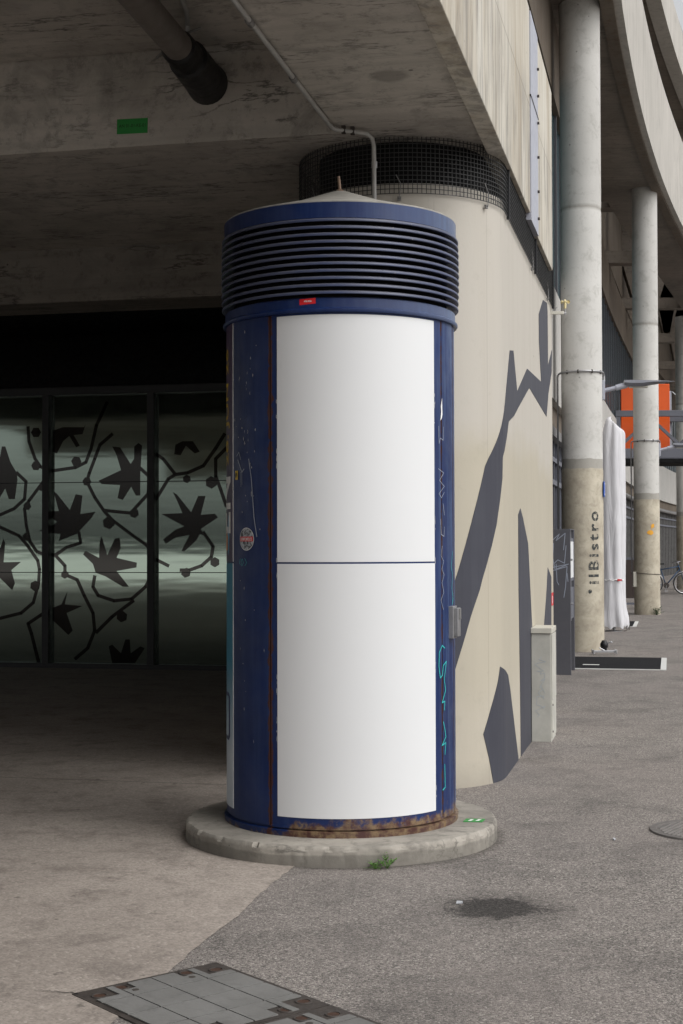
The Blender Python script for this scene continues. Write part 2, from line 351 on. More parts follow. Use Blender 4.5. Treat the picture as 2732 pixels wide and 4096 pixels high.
M = {}
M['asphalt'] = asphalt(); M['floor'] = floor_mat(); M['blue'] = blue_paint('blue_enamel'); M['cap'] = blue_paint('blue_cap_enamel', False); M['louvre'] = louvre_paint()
M['wall'] = wall_mat(); M['mural'] = mural_mat(); M['fascia'] = fascia_mat()
_sp = Bf(-.487, 8.26, 4.17); M['soffit'] = concrete('soffit_concrete', (.56, .525, .475), (.37, .342, .305), .95, (_sp.x, _sp.y, _sp.z, .13), .9, 0, .38, pit=.9, big=.55, pitscale=5.0)
M['soffit_dark'] = concrete('dark_beam_concrete', (.26, .235, .205), (.17, .152, .132), .95, None, .9, 0, .5, pit=.9, big=.5, pitscale=5.0)  # soffit concrete in a darker tone for the downstand beam
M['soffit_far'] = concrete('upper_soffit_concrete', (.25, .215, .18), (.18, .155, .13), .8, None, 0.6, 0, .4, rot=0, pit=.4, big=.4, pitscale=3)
M['upfascia'] = concrete('upper_parapet_concrete', (.50, .475, .435), (.42, .40, .365), .35, None, 0, .5, 0, rot=0, pit=.35, big=.35, pitscale=4, warm=(.5, .47, .42))
M['spandrel'] = concrete('spandrel_concrete', (.47, .455, .43), (.42, .41, .385), .25, None, 0, .3, 0, pit=.4, pitscale=4, seam=2.4)
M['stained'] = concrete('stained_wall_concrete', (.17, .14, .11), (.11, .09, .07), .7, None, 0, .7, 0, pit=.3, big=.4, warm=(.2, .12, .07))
M['plinth'] = concrete('plinth_concrete', (.39, .36, .315), (.22, .205, .178), .95, None, 0.7, 0, 0, pit=1.0, big=2.2, pitscale=26)
M['black'] = paint('black_shade_paint', (.006, .006, .0065), .8, 0, .1, .2)  # near-black tone puts the dark of unlit recesses into the colour
M['frame'] = paint('dark_steel_frame', (.012, .012, .014), .45, .0, .1)
M['galv'] = paint('galvanised_steel', (.42, .42, .43), .42, .8, .2)
M['galvdull'] = paint('dull_galvanised_steel', (.22, .215, .21), .55, .4, .3)
M['zinc'] = paint('pale_zinc_tube', (.42, .415, .40), .5, .1, .2)
M['flash'] = paint('pale_metal_flashing', (.40, .41, .47), .38, .15, .1)
M['lampgrey'] = paint('grey_lamp_enamel', (.17, .175, .20), .4, 0, .1)
M['dark'] = paint('anthracite_paint', (.085, .085, .098), .5, 0, .1)
M['steel'] = paint('grey_truss_paint', (.115, .12, .145), .5, 0, .12)
M['rubber'] = paint('black_rubber', (.006, .006, .007), .5, 0, .1)
M['pvc'] = paint('brown_drain_pipe', (.16, .14, .125), .5, 0, .15)
M['wire'] = paint('wire_mesh_steel', (.04, .04, .04), .55, .3, .2)
M['white_paper'] = paint('white_poster_paper', (.69, .697, .705), .55, 0, .012, .35, scale=2)
M['orange'] = paint('orange_sign_panel', (.80, .105, .003), .4, 0, .04)
M['offwhite'] = paint('off_white_enamel', (.55, .53, .46), .45, 0, .12)
M['cream'] = paint('cream_plastic', (.72, .62, .33), .45, 0, .08)
M['cabinet'] = paint('weathered_grey_cabinet', (.50, .49, .44), .6, 0, .25, scale=4)
M['iron'] = paint('rusty_cast_iron', (.055, .045, .039), .7, .1, .4, bumpy=.25, scale=14)
M['ironrust'] = paint('rust', (.055, .024, .013), .8, 0, .4, scale=30)
M['rusty_rod'] = paint('rusty_rod_metal', (.25, .17, .12), .7, .2, .3, scale=40)
M['cone'] = paint('dusty_cap_roof', (.36, .345, .31), .75, 0, .3, scale=9, bumpy=.1)
M['tile'] = concrete('paver_concrete', (.185, .182, .175), (.145, .142, .135), .5, None, 0, 0, 0, rot=.9, pit=.5, big=2.5, pitscale=60)
M['mat_fibre'] = paint('black_mat_fibre', (.017, .017, .019), .9, 0, .2, .1, bumpy=.4, scale=60)
M['mat_edge'] = paint('white_tape', (.62, .62, .60), .6, 0, .1)
def cloth_mat():
    m = Mat('grey_parasol_cover'); P = m.pos(); v = m.n('ShaderNodeVectorMath', operation='MULTIPLY'); m.put(v.inputs[0], P); v.inputs[1].default_value = (7, 7, 1.1)
    m.bump(m.noise(1.0, 3, .5, v.outputs[0], .6), .5, .06)
    return m.done(m.mix(m.rng(m.noise(3, 4, .6, P), .35, .65), (.60, .595, .615), (.56, .555, .575)), .65, 0, .3)
M['cloth'] = cloth_mat()
M['teal'] = paint('teal_glazing', (.035, .075, .085), .12, 0, .15, .6, scale=.8)
M['dkglass'] = paint('dark_ground_floor_glazing', (.012, .013, .015), .15, 0, .1, .5)
M['green'] = paint('green_plastic_tag', (.02, .26, .045), .5, 0, .1)
M['ink'] = paint('black_ink', (.008, .01, .008), .6, 0, .05)
M['red'] = paint('red_sticker', (.62, .012, .018), .4, 0, .03)
M['white'] = paint('white_print', (.8, .8, .79), .5, 0, .03)
M['yellow'] = paint('yellow_print', (.62, .42, .02), .5, 0, .06)
M['purple'] = paint('purple_poster', (.05, .022, .07), .4, 0, .08)
M['tealposter'] = (lambda m: m.done(m.mix(m.rng(m.xyz(m.pos())[2], .45, .95), (.50, .56, .62), (.012, .19, .30)), .4))(Mat('teal_poster'))
M['chip'] = paint('dirty_paper_remnant', (.38, .39, .41), .7, 0, .3, scale=40)
M['navy'] = paint('navy_print', (.012, .025, .10), .45, 0, .05)
M['sky_print'] = paint('light_blue_print', (.08, .28, .45), .45, 0, .05)
M['orangeprint'] = paint('orange_print', (.65, .22, .05), .45, 0, .05)
M['aqua'] = paint('turquoise_marker', (.03, .45, .45), .5, 0, .1)
M['greyscr'] = paint('pale_scratch', (.30, .33, .40), .6, 0, .1)
M['stencil'] = (lambda m: m.done(m.mix(m.rng(m.noise(26, 5, .7), .50, .60), (.028, .034, .036), (.30, .27, .215)), .75))(Mat('worn_stencil_paint'))
M['spray'] = paint('orange_spray_paint', (.75, .36, .03), .6, 0, .1)
M['bluesign'] = paint('blue_sign_enamel', (.03, .11, .50), .4, 0, .04)
M['brown'] = paint('dark_brown_panel', (.035, .022, .018), .5, 0, .1)
M['leaf'] = paint('weed_leaf', (.085, .20, .03), .55, 0, .3, scale=60)
M['leafdark'] = paint('dark_weed_leaf', (.035, .075, .022), .55, 0, .3, scale=40)
M['pale_sheet'] = paint('pale_sheet_paint', (.74, .73, .68), .8, 0, .12, scale=.12)
M['tyre'] = paint('tyre_rubber', (.02, .018, .017), .7, 0, .1)
M['bikeblue'] = paint('blue_bicycle_enamel', (.02, .06, .13), .35, 0, .1)
M['alu'] = paint('aluminium', (.5, .5, .52), .35, .8, .1)
M['sticker_print'] = (lambda m: m.done(m.mix(m.rng(m.noise(55, 4, .7), .42, .56), (.03, .035, .04), (.42, .45, .48)), .4))(Mat('monochrome_sticker_print'))
M['trunk'] = M['leafdark']
def foil_mat():
    m = Mat('silvered_window_foil'); P = m.pos(rot=AL)
    sv = m.n('ShaderNodeVectorMath', operation='MULTIPLY'); m.put(sv.inputs[0], P); sv.inputs[1].default_value = (.7, .7, 5.0)
    m.bump(m.noise(1.0, 2, .5, sv.outputs[0]), .035, .02)
    m.put(m.b.inputs['Roughness'], .05)
    return m.done((.335, .405, .355), None, .95, .5)
M['foil'] = foil_mat()
M['leafglass'] = (lambda m: m.done((.05, .048, .046), .05, .85, .3))(Mat('clear_dark_glass'))

# ------------------------------------------------------------------ ground
mb = MB(); mb.face([(-300, -300, 0), (300, -300, 0), (300, 600, 0), (-300, 600, 0)])
tag(mb.build('ground', M['asphalt']), 'grey worn asphalt ground with small stones', kind='structure')
mb = MB(); mb.face([(-300, -300, .004), (300, -300, .004), (300, -24, .004), (-300, -24, .004)])  # unseen bright ground, added to give the glass its pale reflected band
tag(mb.build('reflected_sheet', M['pale_sheet']), 'unseen pale sheet added behind the viewpoint for the glass to reflect', kind='structure')
mb = MB()
L_ = [Bf(-.768 + rnd.uniform(-.007, .007) + .008 * math.sin(i * .31), -16 + i * .06, .004) for i in range(566)]; mb.face([Bf(-17, -16, .004)] + L_ + [Bf(-17, 18, .004)])
tag(mb.build('hall_floor', M['floor']), 'beige concrete floor running under the building', kind='structure')

# ------------------------------------------------------------------ concrete building
bld = thing('concrete_building', 'grey concrete building with dark undercroft, stained parapet and round-edged upper decks', 'building')
ST = 4.17
HL, RT = -17, 9.3                                     # hall depth to the left; back edge of the ceiling recess
mb = MB(); mb.bbox(-1.0, -.06, -16, RT, ST, 5.02); mb.build('soffit_strip', M['soffit'], bld)
mb = MB(); mb.bbox(HL, -.06, RT, 14.0, ST, 5.02); mb.build('soffit_slab', M['soffit'], bld)
mb = MB(); mb.bbox(HL, -1.0, -16, RT, 4.79, 5.03); mb.build('recess_ceiling', M['soffit'], bld)
mb = MB(); mb.prism([Bf(HL, 7.6, 4.80), Bf(HL, 7.9, 4.70), Bf(HL, 8.25, 4.70), Bf(HL, 8.5, 4.80)], [Bf(-1.0, 7.6, 4.80), Bf(-1.0, 7.9, 4.70), Bf(-1.0, 8.25, 4.70), Bf(-1.0, 8.5, 4.80)]); mb.build('recess_rib', M['soffit'], bld)
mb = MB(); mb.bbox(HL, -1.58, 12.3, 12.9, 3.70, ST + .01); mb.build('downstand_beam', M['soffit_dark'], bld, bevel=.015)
for t0, z0 in ((-15.95, 4.02), (-4.0, ST + .02)): mb = MB(); mb.bbox(HL, -1.003, t0, t0 + .5, z0, 4.81); mb.build('cross_beam', M['soffit'], bld)  # unseen beams behind the viewpoint, added to cut sky from the glass reflection
mb = MB(); mb.bbox(HL, -.70, 14.0, 18.6, 4.25, 5.02); mb.build('dark_ceiling', M['black'], bld)  # ceiling and bulkhead coloured black for the unlit depth above the glass
mb = MB(); mb.bbox(HL, -.70, 17.9, 18.15, 3.60, 4.25); mb.build('bulkhead', M['black'], bld)
def panel(t0, t1, z0=4.12, z1=5.72, s0=-.135, s1=-.02, m='fascia'):
    mb = MB(); mb.bbox(s0, s1, t0 + .006, t1 - .006, z0, z1); return mb.build('parapet_panel', M[m], bld, bevel=.006)
for a, b in ((-16, -10), (-10, -4), (-4, 2.4), (2.4, 8.55), (8.55, 11.62)): panel(a, b)
panel(12.25, 13.8, 4.07, 5.715)
mb = MB(); mb.bbox(-.135, -.012, 11.62, 12.25, 4.07, 5.70)
fl = mb.build('flashing_panel', M['flash'], bld)
for z in (5.42, 5.20, 4.98, 4.70, 4.42, 4.20):
    m2 = MB(); m2.tube([Bf(-.012, 12.19, z), Bf(.004, 12.19, z)], .012, 8); m2.build('bolt', M['iron'], fl)
mb = MB(); mb.bbox(-.136, -.0085, 11.60, 12.28, 5.03, 5.042); mb.build('joint_strip', M['rubber'], fl)
mb = MB(); mb.bbox(HL, -.14, -16, 13.8, 5.04, 5.2); mb.build('roof_deck', M['soffit_far'], bld)

# facade line, deck edge line (plan polylines)
FAC = [(-.66, -16), (-.66, 14.2), (-.66, 30), (-.66, 43)]
FACP = [Vector((Bf(s, t).x, Bf(s, t).y, 0)) for s, t in FAC] + [Vector((11.9, 58.5, 0)), Vector((15.1, 70, 0)), Vector((18.3, 80, 0)), Vector((24.6, 98, 0)), Vector((34, 122, 0))]
def edge_x(y):
    if y < 21.6: return 4.16 + .237 * (y - 21.6)
    q = lambda v: 4.16 + .27 * (v - 21.6) + .00323 * (v - 21.6) * (v - 30.64)
    return q(y) if y < 40 else q(40) + .345 * (y - 40)
EDG = [Vector((edge_x(y), y, 0)) for y in [-16 + 3 * i for i in range(12)] + [20.6 + 1.3 * i for i in range(17)] + [44 + 3.5 * i for i in range(21)]]
def smooth_line(p, k=6):
    out = []
    for i in range(len(p) - 1):
        a, b, c, d = (Vector(p[max(0, min(len(p) - 1, i + j))]) for j in (-1, 0, 1, 2))
        for q in range(k):
            t = q / k; out.append(.5 * ((2 * b) + (c - a) * t + (2 * a - 5 * b + 4 * c - d) * t * t + (3 * b - a - 3 * c + d) * t ** 3))
    return out + [Vector(p[-1])]
FACS = [Vector((v.x, v.y, 0)) for v in smooth_line(FACP, 5)]
def offset(line, d):                               # to the left (into the building) for d > 0
    out = []
    for i, p in enumerate(line):
        t = (line[min(i + 1, len(line) - 1)] - line[max(i - 1, 0)]).normalized(); out.append(p + Vector((-t.y, t.x, 0)) * d)
    return out
def strip(line, d0, d1, z0, z1, name, mat, parent=bld, ymin=-1e9, ymax=1e9):
    ln = [p for p in line if ymin <= p.y <= ymax]; a, b = offset(ln, d0), offset(ln, d1); mb = MB(); q = len(ln)
    V = [[mb.v((p.x, p.y, z)) for p in l] for l in (a, b) for z in (z0, z1)]   # a0 a1 b0 b1
    for i in range(q - 1):
        for u, w in ((0, 1), (3, 2), (2, 0), (1, 3)): mb.face([V[u][i], V[u][i + 1], V[w][i + 1], V[w][i]])
    mb.face([V[0][0], V[1][0], V[3][0], V[2][0]]); mb.face([V[0][-1], V[1][-1], V[3][-1], V[2][-1]])
    return mb.build(name, mat, parent, auto=True)
def at_y(line, y):
    for a, b in zip(line[:-1], line[1:]):
        if a.y <= y <= b.y: return a.lerp(b, (y - a.y) / (b.y - a.y))
# upper decks
def deck(l0, l1, z0, z1, name, mat, y0, y1, n=40):
    mb = MB(); ys = [y0 + (y1 - y0) * i / n for i in range(n + 1)]
    a = [at_y(l0, y) for y in ys]; b = [at_y(l1, y) for y in ys]; P = [p for p in a] + [p for p in reversed(b)]
    for i in range(n):
        q = [a[i], a[i + 1], b[i + 1], b[i]]
        mb.prism([(p.x, p.y, z0) for p in q], [(p.x, p.y, z1) for p in q])
    return mb.build(name, mat, bld)
E_IN = offset(EDG, .28)
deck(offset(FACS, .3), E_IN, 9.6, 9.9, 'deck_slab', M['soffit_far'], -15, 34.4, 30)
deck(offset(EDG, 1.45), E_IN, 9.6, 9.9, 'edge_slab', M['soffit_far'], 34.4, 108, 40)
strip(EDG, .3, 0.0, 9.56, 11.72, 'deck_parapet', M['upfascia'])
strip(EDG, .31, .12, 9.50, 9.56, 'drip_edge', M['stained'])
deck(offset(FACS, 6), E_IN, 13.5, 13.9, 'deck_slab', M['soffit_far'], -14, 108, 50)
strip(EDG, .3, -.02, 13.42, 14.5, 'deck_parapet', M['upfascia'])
rl = strip(EDG, .14, .10, 14.86, 14.93, 'railing', M['dark'])
strip(EDG, .14, .10, 14.62, 14.66, 'rail_bar', M['dark'], rl)
for i, y in enumerate((35.3, 42.2, 50.2, 58.6, 67.5, 77)):
    a, b = at_y(FACS, y), at_y(EDG, y) + Vector((-.9, 0, 0)); mb = MB(); mb.box(a.x - .2, b.x, y - .25, y + .25, 9.62, 9.97); mb.build('cross_beam', M['soffit_far'], bld)
    if i: # raking fin rising from the beam to the deck above
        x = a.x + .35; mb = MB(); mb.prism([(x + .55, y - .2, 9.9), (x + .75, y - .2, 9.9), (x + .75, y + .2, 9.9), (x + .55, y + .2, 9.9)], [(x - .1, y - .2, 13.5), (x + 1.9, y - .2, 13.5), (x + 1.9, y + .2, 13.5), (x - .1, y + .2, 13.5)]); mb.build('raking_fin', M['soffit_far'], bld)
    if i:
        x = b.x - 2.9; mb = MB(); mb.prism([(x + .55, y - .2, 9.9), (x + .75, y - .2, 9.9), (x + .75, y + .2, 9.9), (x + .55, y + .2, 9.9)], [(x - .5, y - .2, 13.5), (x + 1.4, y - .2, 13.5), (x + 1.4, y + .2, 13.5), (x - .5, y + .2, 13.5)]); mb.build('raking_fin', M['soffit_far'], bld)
# recessed facade
strip(FACS, .3, 0, 3.72, 5.42, 'spandrel_panel', M['spandrel'], ymin=13.7)
gz = strip(FACS, .3, .08, 5.42, 8.35, 'upper_glazing', M['teal'])
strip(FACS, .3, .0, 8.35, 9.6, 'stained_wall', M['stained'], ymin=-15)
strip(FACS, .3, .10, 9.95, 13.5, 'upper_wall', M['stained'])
def along(line, step, y0, y1):
    out = []; rem = 0
    for a, b in zip(line[:-1], line[1:]):
        d = (b - a).length; t = (b - a) / d; k = rem
        while k < d:
            p = a + t * k
            if y0 < p.y < y1: out.append((p, t))
            k += step
        rem = k - d
    return out
def mullions(step, y0, y1, inset, out, z0, z1, mat, par, w=.025):
    for p, t in along(FACS, step, y0, y1):
        nrm = Vector((t.y, -t.x, 0)); c = p - nrm * inset; q = [c + t * w, c - t * w, c - t * w + nrm * out, c + t * w + nrm * out]
        mb = MB(); mb.prism([(v.x, v.y, z0) for v in q], [(v.x, v.y, z1) for v in q]); mb.build('mullion', mat, par)
mullions(1.1, 16, 80, .075, .035, 5.425, 8.345, M['dark'], gz)
gg = strip(FACS, .5, .22, 0.0, 3.72, 'ground_floor_glazing', M['dkglass'], ymin=13.7)
mullions(.62, 14.6, 26, .21, .1, .01, 3.195, M['steel'], gg)
mullions(.8, 46, 88, .21, .1, .01, 3.195, M['galvdull'], gg, .05)
for z0, z1, d in ((3.20, 3.34, .02), (2.86, 2.93, .09), (2.5, 2.58, .09)): strip(FACS, .2, d, z0, z1, 'transom', M['steel'] if z0 < 3 else M['galvdull'], gg, ymin=13.7)
strip(FACS, .22, .1, 3.34, 3.72, 'shade_band', M['stained'], ymin=13.7)  # dark band added for the shade under the spandrel
hp = MB(); hp.tube([Vector((p.x + .02, p.y, 3.22)) for p in FACS if p.y > 40], .07, 8); hp.build('service_pipe', M['galvdull'], bld)
mb = MB(); mb.bbox(-1.2, -.6, 14.3, 14.5, 0, 4.1); mb.build('return_wall', M['spandrel'], bld)

# ------------------------------------------------------------------ painted concrete pier with a rounded end
PC_S, PC_T, PR, PTOP, PEND = -.76, 10.15, .69, 3.87, 14.3
def pier_pt(u, off=0.0):
    if u >= 0: return (PC_S + PR + off, PC_T + u)
    a = -u / PR
    if a <= math.pi: return (PC_S + (PR + off) * math.cos(a), PC_T - (PR + off) * math.sin(a))
    return (PC_S - PR - off, PC_T + (a - math.pi) * PR)
def pier_map(base): return lambda u, z, o: Bf(*pier_pt(u, base + o), z)
pier = thing('concrete_pier', 'beige painted concrete wall with a rounded end and dark grey branch mural', 'wall')
us = [PEND - PC_T] + [0.0] + [-PR * math.pi * k / 40 for k in range(1, 41)] + [-PR * math.pi - (PEND - PC_T)]
ring = [pier_pt(u) for u in us]
mb = MB(); mb.prism([Bf(s, t, 0) for s, t in ring], [Bf(s, t, PTOP) for s, t in ring]); mb.build('pier_body', M['wall'], pier, auto=True)
MURAL = [
[(-0.62, 0.765), (-0.641, 1.084), (-0.625, 1.315), (-0.596, 1.389), (-0.568, 1.471), (-0.469, 1.752), (-0.352, 2.072), (-0.315, 2.122), (-0.188, 2.255), (-0.057, 2.399), (0.057, 2.524), (0.372, 2.916), (0.615, 2.946), (0.868, 2.679), (1.648, 2.937), (2.924, 2.972), (2.734, 3.289), (2.729, 3.535), (3.17, 3.725), (3.584, 3.765), (3.649, 3.686), (3.662, 3.199), (4.12, 3.405), (4.078, 3.188), (3.691, 2.948), (3.463, 2.717), (1.817, 2.806), (0.908, 2.558), (0.635, 2.48), (0.278, 2.41), (0.138, 2.285), (-0.071, 2.142), (-0.086, 1.999), (-0.209, 1.692), (-0.387, 1.338), (-0.413, 1.27), (-0.492, 1.107)] ,
[(1.055, 1.828), (0.897, 1.778), (0.9, 1.249), (0.959, 0.623), (1.0, 0.001), (1.935, 0.001), (1.93, 0.457), (1.94, 0.915), (1.67, 1.51), (1.638, 1.568), (1.26, 1.753)] ,
[(3.511, 1.353), (3.902, 1.26), (3.857, 0.644), (3.807, 0.001), (2.827, 0.001), (2.908, 0.504), (3.061, 0.828), (3.368, 1.145)] ,
[(-0.159, 0.752), (-0.109, 0.739), (0.025, 0.707), (0.154, 0.67), (0.276, 0.57), (0.609, 0.223), (0.827, 0.001), (0.363, 0.001), (-0.007, 0.001), (-0.17, 0.001), (-0.273, 0.001), (-0.323, 0.161), (-0.386, 0.33), (-0.303, 0.485), (-0.193, 0.667)] ,
]
for pl in MURAL:
    mb = MB(); poly_sheet(mb, pl, pier_map(.0), .07, .003); mb.build('mural_shape', M['mural'], pier)
mb = MB(); mb.bbox(-.0705, -.068, 14.05, 14.28, .99, 1.11); rs = mb.build('red_sticker', M['red'], pier)
mb = MB(); mb.bbox(-.0678, -.067, 14.14, 14.18, 1.01, 1.08); mb.build('sticker_lettering', M['white'], rs)

wg = thing('wire_mesh_guard', 'dark wire mesh closing the gap between the beige wall and soffit', 'mesh screen')
mb = MB(); Z0, Z1 = 3.80, ST - .004; off = .012
uu = PEND - PC_T; u_end = -PR * math.pi - .8; k = uu
def bar(u, w=.0042):
    a, b = pier_pt(u - w / 2, off), pier_pt(u + w / 2, off); c, d = pier_pt(u - w / 2, off + w), pier_pt(u + w / 2, off + w)
    mb.prism([Bf(*a, Z0), Bf(*b, Z0), Bf(*d, Z0), Bf(*c, Z0)], [Bf(*a, Z1), Bf(*b, Z1), Bf(*d, Z1), Bf(*c, Z1)])
while k > u_end: bar(k); k -= .029
grid = [PEND - PC_T, 2.0, 0] + [-PR * math.pi * i / 36 for i in range(1, 37)] + [u_end]
z = Z0
while z <= Z1 + .001:
    for a, b in zip(grid[:-1], grid[1:]):
        q = [pier_pt(a, off + .004), pier_pt(b, off + .004), pier_pt(b, off + .008), pier_pt(a, off + .008)]
        mb.prism([Bf(*p, z) for p in q], [Bf(*p, z + .0042) for p in q])
    z += .029
mb.build('mesh_wires', M['wire'], wg)
for u in (.12, 2.2, 4.0):
    mb = MB(); a = pier_pt(u, off + .01); mb.bbox(a[0] - .01, a[0] + .012, a[1] - .01, a[1] + .01, Z0 - .02, Z1); mb.build('mesh_post', M['frame'], wg)
for u in (-1.62, -.98, -.35, 1.9, 3.4):
    mb = MB(); f = pier_map(off)
    mb.prism([f(u - .012, 3.755, 0), f(u + .012, 3.755, 0), f(u + .012, 3.755, .012), f(u - .012, 3.755, .012)], [f(u - .012, 3.78, .0), f(u + .012, 3.78, .0), f(u + .012, 3.78, .012), f(u - .012, 3.78, .012)])
    mb.tube([f(u, 3.765, .012), f(u, 3.77, .02), f(u + .01, 3.86, .015), f(u - .02, 3.92, .01)], .003, 6); mb.build('bracket', M['galvdull'], wg)
mb = MB(); ib = [pier_pt(u, -.12) for u in us]; mb.prism([Bf(s, t, PTOP - .005) for s, t in ib], [Bf(s, t, ST + .005) for s, t in ib]); mb.build('backing', M['black'], wg)

# ------------------------------------------------------------------ advertising column on its plinth
AC = (-.004, 7.975)
pl = thing('round_plinth', 'low round concrete plinth with chipped edge under the blue advertising column', 'plinth', (AC[0], AC[1], 0))
jit = [rnd.uniform(-.007, .002) - (rnd.uniform(.004, .016) if rnd.random() < .16 else 0) for _ in range(260)]
mb = MB(); mb.lathe([(0, .1), (.60, .101), (.80, .099), (.822, .098), (.831, .090), (.834, .082), (.834, .075), (.834, -.02), (0, -.02)], 260, f=lambda k, z: jit[k] if z > .08 else 0)
mb.build('plinth_body', M['plinth'], pl, auto=True)
ZP = .1
adc = thing('advertising_column', 'tall blue advertising column with blank white posters, louvred head and conical cap', 'advertising column', (AC[0], AC[1], 0))
def ring_part(name, prof, mat, closed=False, n=128, parent=adc): mb = MB(); mb.lathe(prof, n, closed=closed); return mb.build(name, mat, parent, auto=True)
BR = .614
ring_part('foot_ring', [(.585, ZP), (.626, ZP), (.628, ZP + .03), (.600, ZP + .034), (.585, ZP + .034)], M['blue'], True)
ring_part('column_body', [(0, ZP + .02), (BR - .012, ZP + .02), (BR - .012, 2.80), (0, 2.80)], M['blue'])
def arc(r0, r1, a0, a1, z0, z1, name, mat, parent=adc, n=48, jitter=0.0):
    mb = MB(); A = [R(a0 + (a1 - a0) * i / n) for i in range(n + 1)]; P = lambda r, a, z: (r * math.sin(a), -r * math.cos(a), z)
    V = [[mb.v(P(r, a, z)) for a in A] for r in (r0, r1) for z in (z0, z1)]
    for i in range(n):
        for u, w in ((1, 0), (2, 3), (0, 2), (3, 1)): mb.face([V[u][i], V[u][i + 1], V[w][i + 1], V[w][i]])
    mb.face([V[0][0], V[1][0], V[3][0], V[2][0]]); mb.face([V[0][-1], V[1][-1], V[3][-1], V[2][-1]])
    return mb.build(name, mat, parent, auto=True)
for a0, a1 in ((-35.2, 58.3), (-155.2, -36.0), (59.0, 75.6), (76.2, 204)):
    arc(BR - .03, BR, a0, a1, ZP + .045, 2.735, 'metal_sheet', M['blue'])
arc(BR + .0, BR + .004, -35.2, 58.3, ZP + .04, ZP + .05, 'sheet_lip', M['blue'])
def cy(r): return lambda u, z, o=0.0: Vector(((r + o) * math.sin(u / BR), -(r + o) * math.cos(u / BR), z))
ANG = lambda d: R(d) * BR
PZ0, PZM, PZ1 = .195, 1.466, 2.712
p1 = arc(BR, BR + .0022, -31.4, 51.6, PZM + .005, PZ1, 'poster', M['white_paper']); p1['label'] = 'blank white upper poster'
p2 = arc(BR, BR + .0022, -31.4, 51.8, PZ0, PZM - .004, 'poster', M['white_paper']); p2['label'] = 'blank white lower poster'
p3 = arc(BR, BR + .0022, -149, -66.4, PZM + .005, PZ1 + .01, 'poster', M['purple']); p3['label'] = 'purple upper poster with yellow and white lettering'
p4 = arc(BR, BR + .0022, -149, -66.2, PZ0 - .01, PZM - .004, 'poster', M['tealposter']); p4['label'] = 'teal lower poster'
for zz0, zz1 in ((PZM + .005, PZ1 + .01), (PZ0 - .01, PZM - .004)): arc(BR + .001, BR + .003, -66.6, -66.0, zz0, zz1, 'poster_edge', M['white'], p3 if zz0 > 1 else p4, 4)
g = cy(BR + .0032)
def rot_text(u0, z0): return lambda x, y: g(u0 - y, z0 + x)             # reads from the bottom upwards
text_on('date_lettering', '28. JUN 26', .1, rot_text(ANG(-71.8), 1.98), M['yellow'], p3, step=8, fit=(.62, .12), bold=.002)
text_on('title_lettering', 'EN', .2, rot_text(ANG(-70.2), 1.62), M['white'], p3, step=10, fit=(.30, .22), bold=.004)
mb = MB(); poly_sheet(mb, [(ANG(-72), 1.25), (ANG(-71), 1.3), (ANG(-72.5), 1.46 - .03), (ANG(-75), 1.40), (ANG(-76), 1.28)], g, .05); 
mb = MB(); poly_sheet(mb, [(ANG(-74), 1.50), (ANG(-73), 1.56), (ANG(-72.3), 1.64), (ANG(-72.5), 1.68), (ANG(-74.5), 1.72), (ANG(-77), 1.66), (ANG(-78), 1.55)], g, .05); mb.build('poster_figure', M['sky_print'], p3)
mb = MB(); poly_sheet(mb, [(ANG(-84), 1.53), (ANG(-76.5), 1.53), (ANG(-75.8), 1.60), (ANG(-80), 1.64)], cy(BR + .0036), .05); mb.build('poster_figure', M['orangeprint'], p3)
mb = MB(); poly_sheet(mb, [(ANG(-92), .53), (ANG(-74), .53), (ANG(-71.5), .55), (ANG(-71.5), .76), (ANG(-74), .78), (ANG(-92), .78)], g, .05); lb = mb.build('poster_box', M['navy'], p4)
mb = MB(); poly_sheet(mb, [(ANG(-92), .55), (ANG(-75), .55), (ANG(-73.8), .57), (ANG(-73.8), .74), (ANG(-75), .76), (ANG(-92), .76)], cy(BR + .0036), .05); mb.build('poster_box_fill', M['tealposter'], lb)
# louvred head
for i in range(11):
    zc = 3.188 - i * .0365; r = .640 + .004 * math.sin(i / 10 * math.pi)
    mb = MB(); mb.lathe([(.590, zc + .012), (.606, zc + .011), (r - .010, zc + .0055), (r - .0025, zc + .001), (r, zc - .004), (r - .0005, zc - .0095), (r - .004, zc - .0118), (r - .010, zc - .0095), (.612, zc - .002), (.590, zc - .001)], 160, closed=True); mb.build('louvre_ring', M['louvre'], adc, auto=True)
ring_part('louvre_core', [(0, 2.80), (.575, 2.80), (.575, 3.2), (0, 3.2)], M['black'])
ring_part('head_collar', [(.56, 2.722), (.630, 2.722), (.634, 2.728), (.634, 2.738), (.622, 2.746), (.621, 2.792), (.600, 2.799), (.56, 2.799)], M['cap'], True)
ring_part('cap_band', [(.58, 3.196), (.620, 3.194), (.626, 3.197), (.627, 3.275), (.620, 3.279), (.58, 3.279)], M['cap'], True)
ring_part('conical_roof', [(0, 3.20), (.615, 3.20), (.6235, 3.282), (.618, 3.286), (.30, 3.378), (.05, 3.470), (0, 3.476)], M['cone'])
mb = MB(); mb.lathe([(0, 3.46), (.024, 3.46), (.023, 3.480), (.016, 3.487), (.009, 3.489), (0, 3.489)], 20); fin = mb.build('finial_base', M['rusty_rod'], adc, auto=True)
mb = MB(); mb.tube([(0, 0, 3.48), (-.004, 0, 3.53), (-.008, 0, 3.56)], [.0085, .0085, .008], 12); mb.build('finial_rod', M['rusty_rod'], fin, auto=True)
